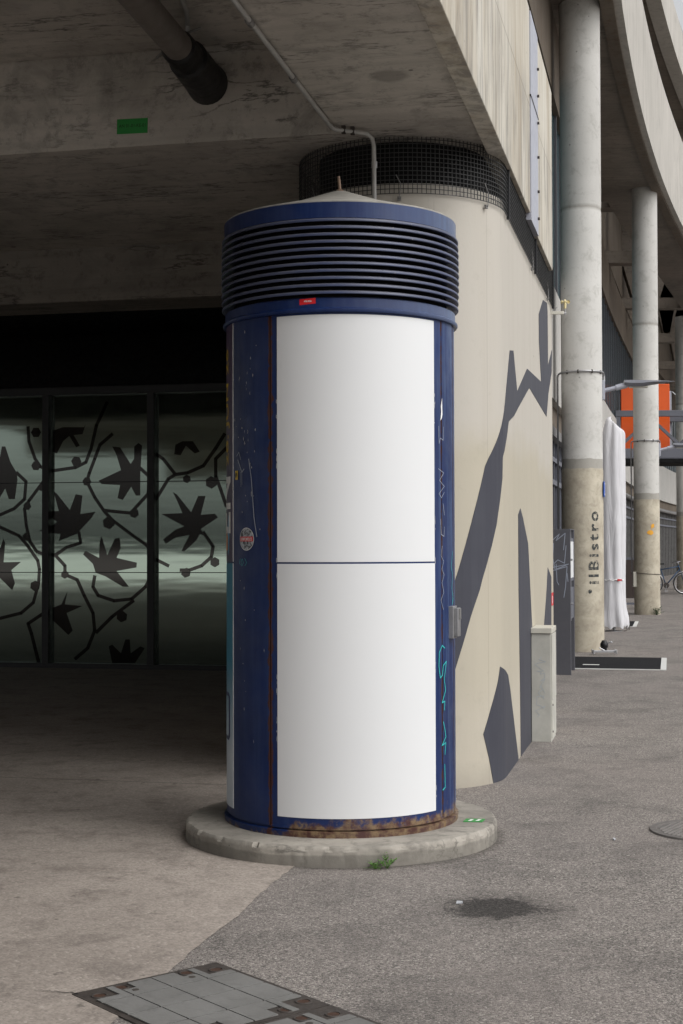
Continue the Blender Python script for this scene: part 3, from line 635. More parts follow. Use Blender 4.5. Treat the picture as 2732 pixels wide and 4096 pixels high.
# key box on the right edge
a = R(72.5); e1 = Vector((math.sin(a), -math.cos(a), 0)); e2 = Vector((math.cos(a), math.sin(a), 0))
def kb(n0, n1, w0, w1, z0, z1): return [[e1 * (BR + n) + e2 * w + Vector((0, 0, z)) for n, w in ((n0, w0), (n1, w0), (n1, w1), (n0, w1))] for z in (z0, z1)]
mb = MB(); mb.prism(*kb(-.01, .022, -.062, .02, 1.065, 1.235)); lk = mb.build('key_box', M['galv'], adc, bevel=.003)
mb = MB(); mb.prism(*kb(.022, .044, -.050, .012, 1.075, 1.225)); mb.build('key_box_lid', M['galv'], lk, bevel=.003)
mb = MB(); mb.prism(*kb(.044, .048, -.03, .010, 1.165, 1.222)); mb.build('key_box_flap', M['galvdull'], lk, bevel=.002)
# stickers, chips, scratches
f = cy(.6223)
mb = MB(); poly_sheet(mb, [(ANG(-19.2), 2.762), (ANG(-11.4), 2.766), (ANG(-11.4), 2.795), (ANG(-19.2), 2.791)], cy(.6222), .03); rs = mb.build('red_sticker', M['red'], adc)
text_on('sticker_lettering', 'APG SGA', .01, lambda x, y: cy(.6234)(ANG(-17.0) + x, 2.775 + y), M['white'], rs, fit=(.040, .009), bold=.0002)
def disc(u0, z0, ru, rz, n=28): return [(u0 + ru * math.cos(2 * math.pi * i / n), z0 + rz * math.sin(2 * math.pi * i / n)) for i in range(n)]
sx, sz = ANG(-52.0), 1.588
mb = MB(); poly_sheet(mb, disc(sx, sz, .064, .059), g, .02); ss = mb.build('round_sticker', M['white'], adc)
mb = MB(); poly_sheet(mb, disc(sx, sz, .061, .056), cy(BR + .0038), .02); mb.build('sticker_print', M['sticker_print'], ss)
mb = MB(); poly_sheet(mb, [(sx - .058, sz - .012), (sx + .058, sz - .012), (sx + .058, sz + .013), (sx - .058, sz + .013)], cy(BR + .0044), .02); mb.build('sticker_band', M['red'], ss)
text_on('sticker_lettering', 'KOMPROMISSLOS', .01, lambda x, y: cy(BR + .005)(sx - .05 + x, sz - .008 + y), M['white'], ss, fit=(.10, .016), bold=.0001)
mb = MB(); poly_sheet(mb, [(ANG(-63.0), 1.898), (ANG(-60.0), 1.898), (ANG(-60.0), 1.945), (ANG(-63.0), 1.945)], g, .02); ys = mb.build('yellow_sticker', M['yellow'], adc)
mb = MB(); stroke(mb, [(ANG(-62.6), 1.91), (ANG(-62.3), 1.935), (ANG(-61.9), 1.912), (ANG(-61.4), 1.935), (ANG(-60.6), 1.915)], .004, cy(BR + .0038)); mb.build('sticker_scrawl', M['ink'], ys)
mb = MB()
for _ in range(50):
    zc = rnd.choice((rnd.uniform(.3, 2.68), rnd.uniform(1.7, 2.5))); ac = rnd.choice((rnd.gauss(-52, 5), rnd.uniform(-64, -37), rnd.gauss(-48, 3)))
    if not -65 < ac < -36.5: continue
    w, h = rnd.uniform(.0015, .0045), rnd.uniform(.002, .013); u = ANG(ac)
    mb.face([g(u - w, zc), g(u + rnd.uniform(-.3, .6) * w, zc - h), g(u + w, zc + rnd.uniform(-.3, .3) * h), g(u + rnd.uniform(-.5, .5) * w, zc + h)])
for _ in range(110):                                                # torn paper left along the poster edges
    left = rnd.random() < .5; zc = rnd.uniform(.22, 2.68)
    if math.sin(zc * 9 + left) + math.sin(zc * 23) < .5: continue
    u = ANG(-31.5) - rnd.uniform(0, .003) if left else ANG(51.75) + rnd.uniform(0, .005)
    w, h = rnd.uniform(.0008, .003), rnd.uniform(.003, .02)
    mb.face([g(u - w, zc - h * .4), g(u + w * .8, zc - h), g(u + w, zc + h * .6), g(u - w * .4, zc + h)])
mb.build('paint_chips', M['chip'], adc)
mb = MB(); poly_sheet(mb, [(ANG(57.2), 2.20), (ANG(58.6), 2.215), (ANG(59.2), 2.235), (ANG(58.9), 2.32), (ANG(57.6), 2.275), (ANG(57.9), 2.25)], g, .02); mb.build('paint_chip', M['white'], adc)
scrawl = ['scratched_scrawl', 'greyscr']
def scr(pts, w): mb = MB(); stroke(mb, [(ANG(a), z) for a, z in pts], w, g); mb.build(scrawl[0], M[scrawl[1]], adc)
scr([(55.5, 2.17), (55.8, 2.08), (57, 2.11), (60, 2.10), (60.2, 2.17)], .0035); scr([(55, 1.95), (60.5, 1.93), (56, 1.89), (61, 1.86), (55.5, 1.82), (58, 1.80), (61, 1.83)], .0035)
scr([(59.5, 1.77), (61, 1.71)], .004); scr([(57, 1.69), (57.5, 1.61), (60.5, 1.60), (60.8, 1.65)], .0035); scr([(58.5, 1.55), (57.2, 1.5), (60, 1.47), (58, 1.43), (60.5, 1.40), (58, 1.36), (60, 1.31), (57, 1.27), (59.5, 1.22)], .003)
scr([(-61.5, 2.02), (-59, 2.04), (-57, 2.0)], .004); scr([(-60, 2.0), (-56, 1.935), (-54, 1.95)], .007); scr([(-57, 1.935), (-56.8, 1.86)], .003); scr([(-56, 1.935), (-55.8, 1.87)], .003); scr([(-50, 2.0), (-48, 1.9), (-46, 1.7), (-44, 1.6)], .006)
scrawl = ['turquoise_scrawl', 'aqua']
scr([(60.8, 1.02), (58.0, 1.035), (55.2, 1.00), (54.8, .93), (56, .87), (58, .88), (59, .93), (62.5, .95), (60, .86), (61.5, .80), (57.8, .74), (60.5, .745), (60, .70)], .006)
scr([(59.0, .64), (60.5, .60), (61.6, .56), (57.5, .52), (61.5, .53), (60.5, .47)], .006); scr([(60.2, .42), (60.6, .30), (58, .29)], .006)
scr([(73, 1.52), (70, 1.44), (73, 1.40), (71, 1.33), (74, 1.27), (72, 1.24), (74, 1.30)], .004); scr([(-57.5, 1.487), (-58.5, 1.467), (-57.5, 1.455)], .002); scr([(-55.8, 1.487), (-54.5, 1.467), (-56, 1.45), (-56.8, 1.47), (-55.8, 1.487)], .002); scr([(-53.5, 1.49), (-51.8, 1.467), (-53.2, 1.45)], .002)

# small things on and beside the plinth
f = lambda x, y, z: Vector((AC[0] + x, AC[1] + y, z))
mb = MB(); c = (.700, -.155); d1, d2 = Vector((.05, -.004)), Vector((.012, .04))
q = [(c[0] - d1.x - d2.x, c[1] - d1.y - d2.y), (c[0] + d1.x - d2.x, c[1] + d1.y - d2.y), (c[0] + d1.x + d2.x, c[1] + d1.y + d2.y), (c[0] - d1.x + d2.x, c[1] - d1.y + d2.y)]
mb.prism([f(x, y, .1005) for x, y in q], [f(x, y, .1035) for x, y in q]); gs = tag(mb.build('green_wrapper', M['green']), 'small green sweet wrapper lying on the round plinth', 'litter')
mb = MB()
for k in (-.45, .35): mb.face([f(c[0] + d1.x * k + d2.x * .6, c[1] + d2.y * .6, .1038), f(c[0] + d1.x * (k + .35) + d2.x * .6, c[1] + d2.y * .6, .1038), f(c[0] + d1.x * (k + .2) - d2.x * .6, c[1] - d2.y * .6, .1038), f(c[0] + d1.x * (k - .15) - d2.x * .6, c[1] - d2.y * .6, .1038)])
mb.build('wrapper_print', M['white'], gs)
def weed(loc, n, size, mat, label, up=.6, seed=1):
    r = random.Random(seed); t = thing('weed', label, 'plant', loc); ml, ms = MB(), MB()
    for i in range(n):
        az = r.uniform(0, 2 * math.pi); ln = size * r.uniform(.45, 1.0); el = r.uniform(up * .3, min(1.45, up * 1.6)); d = Vector((math.cos(az) * math.cos(el), math.sin(az) * math.cos(el), math.sin(el)))
        tip = d * ln; mid = d * ln * .5 + Vector((0, 0, ln * .10)); ms.tube([(0, 0, 0), mid * .6, mid], size * .012, 4)
        for q in range(3):
            c = mid.lerp(tip, q / 2.0); w = ln * .22 * (1 - .2 * q); side = d.cross(Vector((0, 0, 1))).normalized()
            for s in (-1, 1):
                o = (side * s * .8 + d * .6 + Vector((0, 0, r.uniform(-.3, .4)))).normalized(); n2 = o.cross(Vector((r.uniform(-.4, .4), r.uniform(-.4, .4), 1))).normalized()
                ml.face([c, c + o * w * .5 + n2 * w * .35, c + o * w * 1.15, c + o * w * .5 - n2 * w * .35])
    ms.build('stem', mat, t); ml.build('leaf', mat, t); return t
weed((.16, AC[1] - .855, 0), 22, .075, M['leaf'], 'small bright green weed sprouting at the foot of the round plinth', .55, 3)
weed((.215, AC[1] - .85, 0), 16, .085, M['leaf'], 'slimmer green weed just right of its twin against the plinth', 1.0, 5)

# ------------------------------------------------------------------ pipes, conduits, tag under the soffit
dp = thing('drain_pipe', 'thick brown drain pipe under the soffit ending in a black rubber coupling', 'pipe', Bf(-1.75, 6, 4.56))
o = Bf(-1.75, 6, 4.56); rel = lambda s, t, z: Bf(s, t, z) - o
mb = MB(); mb.tube([rel(-1.60, 2.0, 4.60), rel(-1.86, 8.75, 4.565)], .088, 24); mb.build('pipe', M['pvc'], dp, auto=True)
mb = MB(); mb.tube([rel(-1.860, 8.62, 4.566), rel(-1.861, 8.64, 4.566), rel(-1.87, 8.84, 4.565), rel(-1.87, 8.86, 4.565), rel(-1.885, 9.20, 4.55), rel(-1.885, 9.31, 4.545)], [.092, .106, .106, .124, .128, .138], 24); mb.build('rubber_coupling', M['rubber'], dp, auto=True)
mb = MB(); mb.tube([rel(-2.02, 8.70, 4.53), rel(-1.86, 8.70, 4.66), rel(-1.74, 8.72, 4.70)], .008, 8); mb.build('hanger', M['galvdull'], dp)
tc = thing('ceiling_conduit', 'thin grey conduit running along the ceiling recess above the brown pipe', 'conduit', Bf(-1.7, 6, 4.77)); o = Bf(-1.7, 6, 4.77)
mb = MB(); mb.tube([Bf(-1.15, 5.0, 4.775) - o, Bf(-1.72, 8.2, 4.775) - o, Bf(-1.80, 8.62, 4.775) - o, Bf(-1.835, 8.75, 4.74) - o, Bf(-1.84, 8.78, 4.66) - o], .015, 10); mb.build('conduit_tube', M['zinc'], tc, auto=True)
cd = thing('steel_conduit', 'galvanised conduit along the soffit bending down in front of the beige wall', 'conduit', Bf(-1.0, 6, 4.14)); o = Bf(-1.0, 6, 4.14)
pts = [(-.985, 2.0, 4.145), (-.985, 6.9, 4.145), (-1.012, 9.02, 4.145), (-1.005, 9.10, 4.143), (-.985, 9.125, 4.14), (-.88, 9.20, 4.14), (-.82, 9.24, 4.138), (-.79, 9.262, 4.11), (-.782, 9.27, 4.06), (-.782, 9.29, 3.5), (-.782, 9.36, .02)]
mb = MB(); mb.tube([Bf(*p) - o for p in pts], .0135, 12); mb.build('conduit_tube', M['zinc'], cd, auto=True)
for (s, t) in ((-.99, 7.2), (-1.0, 8.1)):
    mb = MB(); mb.tube([Bf(s - .002, t - .03, 4.145) - o, Bf(s - .003, t + .03, 4.145) - o], .020, 12); mb.build('conduit_coupling', M['galvdull'], cd, auto=True)
for z in (3.95, 3.55):
    mb = MB(); mb.tube([Bf(-.782, 9.285, z - .02) - o, Bf(-.782, 9.283, z + .02) - o], .019, 12); mb.build('conduit_coupling', M['galv'], cd, auto=True)
for s, t in ((-.95, 9.15), (-.90, 9.185)):
    mb = MB(); mb.bbox(s - .012, s + .012, t - .012, t + .012, 4.12, ST); bmesh.ops.translate(mb.bm, verts=mb.bm.verts, vec=-o); mb.build('conduit_clip', M['iron'], cd)
# green tag on the beam face
TS, TZ = -2.400, 4.304
def tgm(x, y, d): c_, s_ = math.cos(R(-1)), math.sin(R(-1)); return Bf(TS + x * c_ - y * s_, RT - .001 - d, TZ + x * s_ + y * c_)
mb = MB(); mb.prism([tgm(-.106, -.049, 0), tgm(.106, -.049, 0), tgm(.106, .049, 0), tgm(-.106, .049, 0)], [tgm(-.106, -.049, .003), tgm(.106, -.049, .003), tgm(.106, .049, .003), tgm(-.106, .049, .003)])
gt = tag(mb.build('green_tag', M['green']), 'small green plastic tag fixed to the concrete beam', 'tag')
text_on('tag_lettering', 'AN 01-01-KE-01', .02, lambda x, y: tgm(-.092 + x, -.008 + y, .0036), M['ink'], gt, fit=(.184, .022))

# ------------------------------------------------------------------ glass partition at the back of the hall
GT = 17.9
gp = thing('glass_partition', 'dark framed glass partition with leaf and branch pattern at the back', 'glass wall', Bf(-6, GT, 0)); o = Bf(-6, GT, 0)
class MG(MB):
    def build(self, *a, **k): bmesh.ops.translate(self.bm, verts=self.bm.verts, vec=-o); return MB.build(self, *a, **k)
muls = [ -16.8, -15.37, -13.95, -12.52, -11.1, -9.67, -8.248, -6.823, -5.398, -3.973, -2.548, -1.123]
panes = []
for a, b in zip(muls[:-1], muls[1:]):
    mb = MG(); mb.bbox(a + .035, b - .035, GT + .08, GT + .09, .06, 3.50); panes.append((a, b, mb.build('pane', M['foil'], gp)))
for s in muls:
    mb = MG(); mb.bbox(s - .045, s + .045, GT - .02, GT + .12, .06, 3.52); mb.build('mullion', M['frame'], gp, bevel=.004)
mb = MG(); mb.bbox(-16.9, -1.0, GT - .03, GT + .125, 3.50, 3.60); mb.build('head_rail', M['frame'], gp, bevel=.004)
mb = MG(); mb.bbox(-16.9, -1.0, GT - .03, GT + .125, .0, .065); mb.build('sill_rail', M['frame'], gp, bevel=.004)
for z in (2.379, 1.223):
    for a, b, p in panes:
        if b < -3: mb = MG(); mb.bbox(a + .035, b - .035, GT + .072, GT + .081, z - .005, z + .005); mb.build('glazing_joint', M['frame'], gp)
LEAVES = [
[(-6.752, 2.27), (-6.703, 2.236), (-6.526, 2.026), (-6.445, 2.228), (-6.353, 2.21), (-6.382, 1.973), (-6.173, 2.001), (-6.233, 1.916), (-6.389, 1.759), (-6.425, 1.719), (-6.678, 1.625), (-6.654, 1.715), (-6.835, 1.739), (-6.962, 1.757), (-6.763, 1.829), (-6.702, 1.874), (-6.768, 1.919), (-6.836, 2.01), (-6.678, 2.014)],
[(-5.947, 2.834), (-5.84, 2.821), (-5.698, 2.606), (-5.651, 2.672), (-5.651, 2.829), (-5.592, 2.873), (-5.544, 2.838), (-5.568, 2.492), (-5.568, 2.202), (-5.627, 2.202), (-5.691, 2.315), (-5.804, 2.148), (-5.875, 2.171), (-5.84, 2.339), (-6.09, 2.353), (-6.133, 2.398), (-5.828, 2.529), (-5.888, 2.721)],
[(-6.101, 1.686), (-6.077, 1.646), (-6.013, 1.444), (-5.911, 1.656), (-5.844, 1.667), (-5.832, 1.533), (-5.887, 1.41), (-5.614, 1.349), (-5.619, 1.287), (-5.886, 1.242), (-5.72, 1.042), (-5.803, 1.041), (-6.041, 1.175), (-6.172, 1.219), (-6.208, 1.332), (-6.345, 1.455), (-6.311, 1.5), (-6.125, 1.41), (-6.12, 1.578)],
[(-5.133, 2.242), (-5.075, 2.208), (-4.889, 1.984), (-4.796, 2.189), (-4.699, 2.188), (-4.762, 1.95), (-4.577, 1.964), (-4.535, 1.916), (-4.762, 1.773), (-4.704, 1.685), (-4.773, 1.707), (-4.82, 1.63), (-4.982, 1.487), (-5.017, 1.498), (-4.912, 1.697), (-5.098, 1.664), (-5.227, 1.587), (-5.262, 1.643), (-5.098, 1.764), (-4.982, 1.808), (-5.285, 1.965), (-5.005, 1.974), (-5.075, 2.13)],
[(-7.598, 2.748), (-7.499, 2.724), (-7.474, 2.86), (-7.425, 2.86), (-7.351, 2.653), (-7.264, 2.515), (-7.252, 2.424), (-7.288, 2.173), (-7.374, 2.174), (-7.424, 2.312), (-7.497, 2.198), (-7.596, 2.176)],
[(-7.594, 1.491), (-7.495, 1.537), (-7.446, 1.662), (-7.422, 1.605), (-7.445, 1.354), (-7.2, 1.359), (-7.335, 1.252), (-7.285, 1.082), (-7.322, 0.991), (-7.494, 1.149), (-7.593, 1.195)],
[(-6.765, 3.052), (-6.62, 3.095), (-6.331, 3.089), (-6.307, 3.134), (-6.354, 2.999), (-6.475, 2.99), (-6.39, 2.853), (-6.438, 2.831), (-6.535, 2.98), (-6.62, 2.914), (-6.704, 2.756), (-6.765, 2.78)],
[(-6.556, 0.982), (-6.592, 0.813), (-6.351, 0.792), (-6.567, 0.701), (-6.483, 0.477), (-6.543, 0.42), (-6.76, 0.609), (-6.761, 0.767), (-6.64, 0.813)],
[(-5.992, 0.281), (-5.945, 0.303), (-5.826, 0.193), (-5.767, 0.372), (-5.708, 0.373), (-5.696, 0.195), (-5.567, 0.286), (-5.508, 0.264), (-5.637, 0.074), (-5.945, 0.069)],
[(-5.098, 2.841), (-5.005, 2.884), (-4.866, 2.882), (-4.773, 2.747), (-4.842, 2.726), (-4.959, 2.828), (-5.028, 2.707), (-5.115, 2.719)]]
STEMS = [
[(-7.107, 3.105), (-7.094, 2.922), (-7.008, 2.693), (-6.935, 2.59), (-6.788, 2.531), (-6.45, 2.572), (-6.306, 2.637), (-6.234, 2.816), (-6.163, 3.108), (-6.02, 3.398)],
[(-6.788, 2.531), (-6.91, 2.374), (-7.092, 2.149), (-7.153, 2.047), (-7.128, 1.831), (-7.079, 1.626), (-6.981, 1.49), (-6.883, 1.456), (-6.726, 1.445), (-6.569, 1.546), (-6.376, 1.602), (-6.401, 1.737)],
[(-7.496, 1.81), (-7.225, 1.695), (-7.103, 1.558), (-6.968, 1.377), (-6.944, 1.264), (-6.955, 1.083), (-7.028, 0.833), (-7.198, 0.696), (-7.492, 0.626)],
[(-7.264, 2.515), (-7.134, 2.399), (-7.153, 2.172), (-7.3, 2.048), (-7.496, 1.97)],
[(-5.948, 2.991), (-6.114, 2.859), (-6.186, 2.68), (-6.258, 2.501), (-6.293, 2.389), (-6.185, 2.185), (-6.054, 2.004), (-5.946, 1.892), (-5.662, 1.689), (-5.473, 1.565), (-5.426, 1.421), (-5.332, 1.376), (-5.192, 1.309)],
[(-6.054, 2.016), (-5.697, 1.979), (-5.591, 2.09), (-5.462, 2.223), (-5.45, 2.446), (-5.568, 2.548)],
[(-5.368, 2.735), (-5.262, 2.666), (-5.098, 2.464), (-5.192, 2.409), (-5.356, 2.155)],
[(-5.098, 2.464), (-4.935, 2.484), (-4.727, 2.569), (-4.565, 2.788), (-4.449, 2.963)],
[(-6.726, 1.445), (-6.592, 1.309), (-6.592, 1.196), (-6.424, 1.129), (-6.327, 0.927), (-6.207, 0.704), (-6.183, 0.48), (-6.278, 0.255), (-6.446, 0.118)],
[(-6.184, 1.175), (-6.208, 1.04), (-6.136, 0.928), (-5.922, 0.862), (-5.685, 0.886), (-5.496, 1.042), (-5.426, 1.176)],
[(-5.661, 0.863), (-5.945, 0.661), (-6.159, 0.458)],
[(-4.427, 2.786), (-4.565, 2.655), (-4.565, 2.434), (-4.496, 2.257), (-4.427, 2.058)],
[(-4.727, 1.729), (-4.6, 1.552), (-4.623, 1.42), (-4.75, 1.31), (-4.912, 1.254), (-5.029, 1.254)],
[(-6.882, 0.699), (-7.1, 0.561), (-7.051, 0.426), (-7.002, 0.246), (-6.953, 0.066)]]
BERRIES = [(-6.996, 3.034, 0.069), (-6.995, 2.602, 0.064), (-6.438, 2.65, 0.069), (-6.293, 2.389, 0.059), (-7.116, 2.081, 0.054), (-6.91, 2.317, 0.049), (-7.128, 1.683, 0.054), (-5.65, 1.979, 0.064), (-5.994, 1.858, 0.084), (-4.947, 2.406, 0.054), (-4.623, 2.358, 0.079), (-4.577, 1.354, 0.064), (-6.592, 1.196, 0.054), (-7.004, 1.048, 0.069), (-5.815, 0.662, 0.074), (-4.959, 1.221, 0.064)]
def pane_at(s):
    for a, b, p in panes:
        if a <= s < b: return p
    return panes[-1][2]
groups = {}
def add(s): return groups.setdefault(pane_at(s), MG())
lay = [0]
def gmap(d): return lambda s, z, q=0.0: Bf(s, GT + .0795 - d, z)
for sh in (-8.55, -4.275, 0, 4.275):                                # the film pattern repeats every third pane
    ok = lambda l: -16.7 < min(p[0] + sh for p in l) and max(p[0] + sh for p in l) < -1.2 and (sh == 0 or min(p[0] for p in l) > -7.4)
    for i, l in enumerate(LEAVES):
        if ok(l): poly_sheet(add(sum(p[0] for p in l) / len(l) + sh), [(a + sh, z) for a, z in l], gmap(.0), 9.0)
    for i, l in enumerate(STEMS):
        if ok(l): stroke(add(l[len(l) // 2][0] + sh), l, .043, lambda s, z, d=.0012 + i * .0002, sh=sh: Bf(s + sh, GT + .0795 - d, z))
    for i, (s, z, r) in enumerate(BERRIES):
        if ok([(s, z)]): poly_sheet(add(s + sh), [(s + sh + r * math.cos(k * math.pi / 3 + i), z + r * math.sin(k * math.pi / 3 + i)) for k in range(6)], gmap(.0045 + i * .0002), 9.0)
for p, mb in groups.items(): mb.build('leaf_pattern', M['leafglass'], p)

# ------------------------------------------------------------------ round columns carrying the decks
def column(x, y, r, zb, label):
    t = thing('round_column', label, 'column', (x, y, 0), group='round columns carrying the decks')
    prof = [(r * 1.02, 0)] + [(r * (1.02 if z < zb else 1.0), z) for z in (zb - .02, zb, 6.48)] + [(r * .985, 6.50), (r * .985, 6.54), (r, 6.56), (r, 9.62)]
    mb = MB(); mb.lathe(prof, 64); mb.build('shaft', column_mat(zb), t, auto=True); return t
def loc(o, x, y, z): return Vector((x, y, z)) - o
c1 = column(3.56, 21.78, .300, 2.68, 'stained concrete column lettered il Bistro, beside the black doormat')
c2 = column(6.87, 33.2, .282, 2.58, 'concrete column with orange spray marks and a weed at its foot')
c3 = column(12.12, 52.0, .30, 2.58, 'farthest concrete column, behind the blue bicycle')
cw = lambda r: (lambda a, z: Vector((r * math.sin(a), -r * math.cos(a), z)))
q = cw(.3085); tx = 'ilBistro'
base_a = R(44) ; 
text_on('stencil_lettering', tx, .2, lambda x, y: q(base_a - R(9.4) - y / .3085 + R(0) + R(4), .99 + x), M['stencil'], c1, step=12, fit=(1.06, .175), spacing=1.3, bold=.005)
mb = MB(); poly_sheet(mb, [(R(9), .845), (R(13), .86), (R(15.5), .875), (R(14), .905), (R(9), .915), (R(5.5), .90), (R(5.2), .87), (R(7), .855), (R(7.6), .882), (R(11), .885)], lambda a, z, o_: q(a, z), R(3)); mb.build('stencil_mark', M['stencil'], c1)
mb = MB(); f2 = lambda a, z, o_=0: cw(.293 + o_)(a, z)
poly_sheet(mb, [(R(-12), 1.84), (R(-4), 1.885), (R(8), 1.895), (R(17), 1.86), (R(18), 1.81), (R(10), 1.79), (R(6), 1.775), (R(2), 1.79), (R(-6), 1.80)], f2, R(4)); poly_sheet(mb, [(R(6), 1.905), (R(9), 1.96), (R(6), 1.985), (R(12), 2.03), (R(22), 2.035), (R(22), 1.955), (R(14), 1.945)], f2, R(4)); mb.build('spray_mark', M['spray'], c2)

def lamp_on(x, y, r, z, label, az):
    t = thing('street_lamp', label, 'street lamp', (x, y, z), az, 'arm lamps fixed to the columns')
    mb = MB(); mb.box(r - .005, r + .035, -.06, .06, -.17, .12); mb.build('wall_plate', M['flash'], t, bevel=.006)
    mb = MB(); mb.tube([(r + .03, 0, -.03), (r + .20, 0, .01)], .033, 14); mb.tube([(r + .20, 0, .01), (r + .36, 0, .05)], .045, 14); mb.build('arm', M['flash'], t, auto=True)
    mb = MB(); n = 14; rings = []
    for i in range(n + 1):
        u = i / n; xx = r + .32 + u * .74; w = .11 * math.sin(math.pi * min(1, .12 + u * .95)) ** .5 + .015; top = .12 - .02 * u; bot = .02 + .075 * max(0, (u - .35) / .65) ** .7 + (.03 * max(0, .1 - u) / .1)
        rings.append([mb.v((xx, w, (top + bot) / 2)), mb.v((xx, w * .6, top)), mb.v((xx, -w * .6, top)), mb.v((xx, -w, (top + bot) / 2)), mb.v((xx, -w * .7, bot)), mb.v((xx, w * .7, bot))])
    for a, b in zip(rings[:-1], rings[1:]):
        for k in range(6): mb.face([a[k], a[(k + 1) % 6], b[(k + 1) % 6], b[k]])
    mb.face(rings[0]); mb.face(list(reversed(rings[-1]))); hd = mb.build('lamp_head', M['lampgrey'], t, auto=True)
    mb = MB(); mb.box(r + .40, r + .66, -.06, .06, .008, .024); mb.build('diffuser', M['offwhite'], hd)
    return t
lamp_on(3.56, 21.78, .30, 3.87, 'grey arm lamp fixed to the column lettered il Bistro', R(-4))
lamp_on(6.87, 33.2, .282, 3.73, 'grey arm lamp on the column with orange spray marks', R(-4))
def ring_conduit(x, y, r, z, label, zend):
    t = thing('ring_conduit', label, 'conduit', (x, y, z)); a0, a1 = 188, 355
    pts = [(-(r + .05), .05, zend - z), (-(r + .05), .05, -.05), (-(r + .035), .03, -.01)] + [((r + .014) * math.cos(R(a)), (r + .014) * math.sin(R(a)), 0) for a in range(a0, a1, 8)] + [(r + .03, 0, -.03), (r + .035, 0, -.12)]
    mb = MB(); mb.tube(pts, .014, 8); mb.build('conduit_tube', M['galv'], t, auto=True)
    for a in (215, 250, 290, 325):
        mb = MB(); mb.box((r + .0) * math.cos(R(a)) - .012, (r + .0) * math.cos(R(a)) + .012, (r + .018) * math.sin(R(a)) - .012, (r + .018) * math.sin(R(a)) + .012, -.03, .02); mb.build('conduit_clip', M['iron'], t)
    return t
ring_conduit(3.56, 21.78, .30, 4.10, 'thin conduit wrapped round the column lettered il Bistro', .6)
ring_conduit(6.87, 33.2, .282, 3.90, 'thin conduit wrapped round the column with orange spray', .95)
jb = thing('junction_box', 'narrow off-white junction box strapped to the orange-sprayed column', 'junction box', (6.58, 33.13, .62))
mb = MB(); mb.box(-.045, .045, -.05, .05, 0, .34); mb.build('box_body', M['offwhite'], jb, bevel=.006)
mb = MB(); mb.box(-.04, .04, -.055, -.05, .01, .33); mb.build('box_lid', M['offwhite'], jb)
mb = MB(); mb.tube([Vector((6.87 - 6.58, 33.2 - 33.13, 0)) + Vector((.294 * math.cos(R(a)), .294 * math.sin(R(a)), .33 - .05 * math.sin(R((a - 180) / 2)))) for a in range(185, 360, 10)], .007, 6); mb.build('cable', M['iron'], jb)
bs = thing('blue_sign', 'small blue sign on the right side of the il Bistro column', 'sign', (3.56, 21.78, 2.38), R(78))
mb = MB(); mb.box(-.10, .10, -.326, -.308, -.115, .115); mb.build('sign_plate', M['bluesign'], bs, bevel=.01)
mb = MB(); mb.box(-.078, .078, -.329, -.3265, -.092, .092); mb.build('sign_field', M['white'], bs)
mb = MB(); mb.box(-.05, .05, -.331, -.3295, -.06, .07); mb.build('sign_symbol', M['bluesign'], bs)
weed((7.02, 32.92, 0), 26, .22, M['leafdark'], 'bushy dark weed at the foot of the orange-sprayed column', .9, 11)

# ------------------------------------------------------------------ cabinets and entrance things
uc = thing('utility_cabinet', 'slim weathered grey utility cabinet standing against the mural wall', 'cabinet', Bf(-.03, 12.0, 0), -AL)
mb = MB(); mb.box(-.035, .12, -.03, .40, 0, .855); mb.build('cabinet_body', M['cabinet'], uc, bevel=.004)
mb = MB(); mb.box(-.037, .128, -.045, .415, .857, .90); mb.build('cabinet_lid', M['offwhite'], uc, bevel=.004)
mb = MB(); mb.box(.121, .129, -.015, .385, .33, .85); mb.build('cabinet_door', M['cabinet'], uc, bevel=.002)
mb = MB(); mb.box(.121, .127, -.015, .385, .03, .325); mb.build('cabinet_door', M['cabinet'], uc, bevel=.002)
for z in (.08, .29): mb = MB(); mb.tube([(.126, .02, z), (.133, .02, z)], .008, 8); mb.build('screw', M['iron'], uc)
mb = MB(); r3 = random.Random(4)
stroke(mb, [(-.01 + .09 * r3.random(), .22 + k * .016 + r3.uniform(-.03, .03)) for k in range(30)], .004, lambda x, z: Vector((x, -.0315, z)))
mb.build('faded_scrawl', paint('faded_blue_scrawl', (.43, .465, .49), .6), uc)

dc = thing('display_cabinet', 'tall anthracite display cabinet with white scrawled tag beside the column', 'display cabinet', Bf(-.16, 18.1, 0), -AL)
mb = MB(); mb.box(-.62, 0, 0, .05, 0, 1.75); mb.build('side_panel', M['dark'], dc, bevel=.003)
mb = MB(); mb.box(-.60, -.03, .05, .70, .62, 1.74); mb.build('case_body', M['dark'], dc)
mb = MB(); mb.box(-.62, 0, .70, .75, 0, 1.75); mb.build('side_panel', M['dark'], dc, bevel=.003)
mb = MB(); mb.box(-.62, -.002, .05, .70, 1.74, 1.752); mb.build('cabinet_top', M['dark'], dc)
for z0, z1 in ((1.12, 1.64), (.66, 1.04)):
    mb = MB(); mb.box(-.030, -.006, .08, .67, z0, z1); dd = mb.build('case_door', M['steel'], dc, bevel=.003)
    mb = MB(); mb.box(-.006, -.003, .13, .62, z0 + .04, z1 - .04); mb.build('door_pane', M['white_paper'] if z0 > 1 else M['steel'], dd)
    mb = MB(); mb.tube([(-.006, .10, (z0 + z1) / 2), (.02, .10, (z0 + z1) / 2)], .012, 8); mb.build('knob', M['galv'], dd)
mb = MB(); F2 = lambda x, z: Vector((x, -.0015, z))
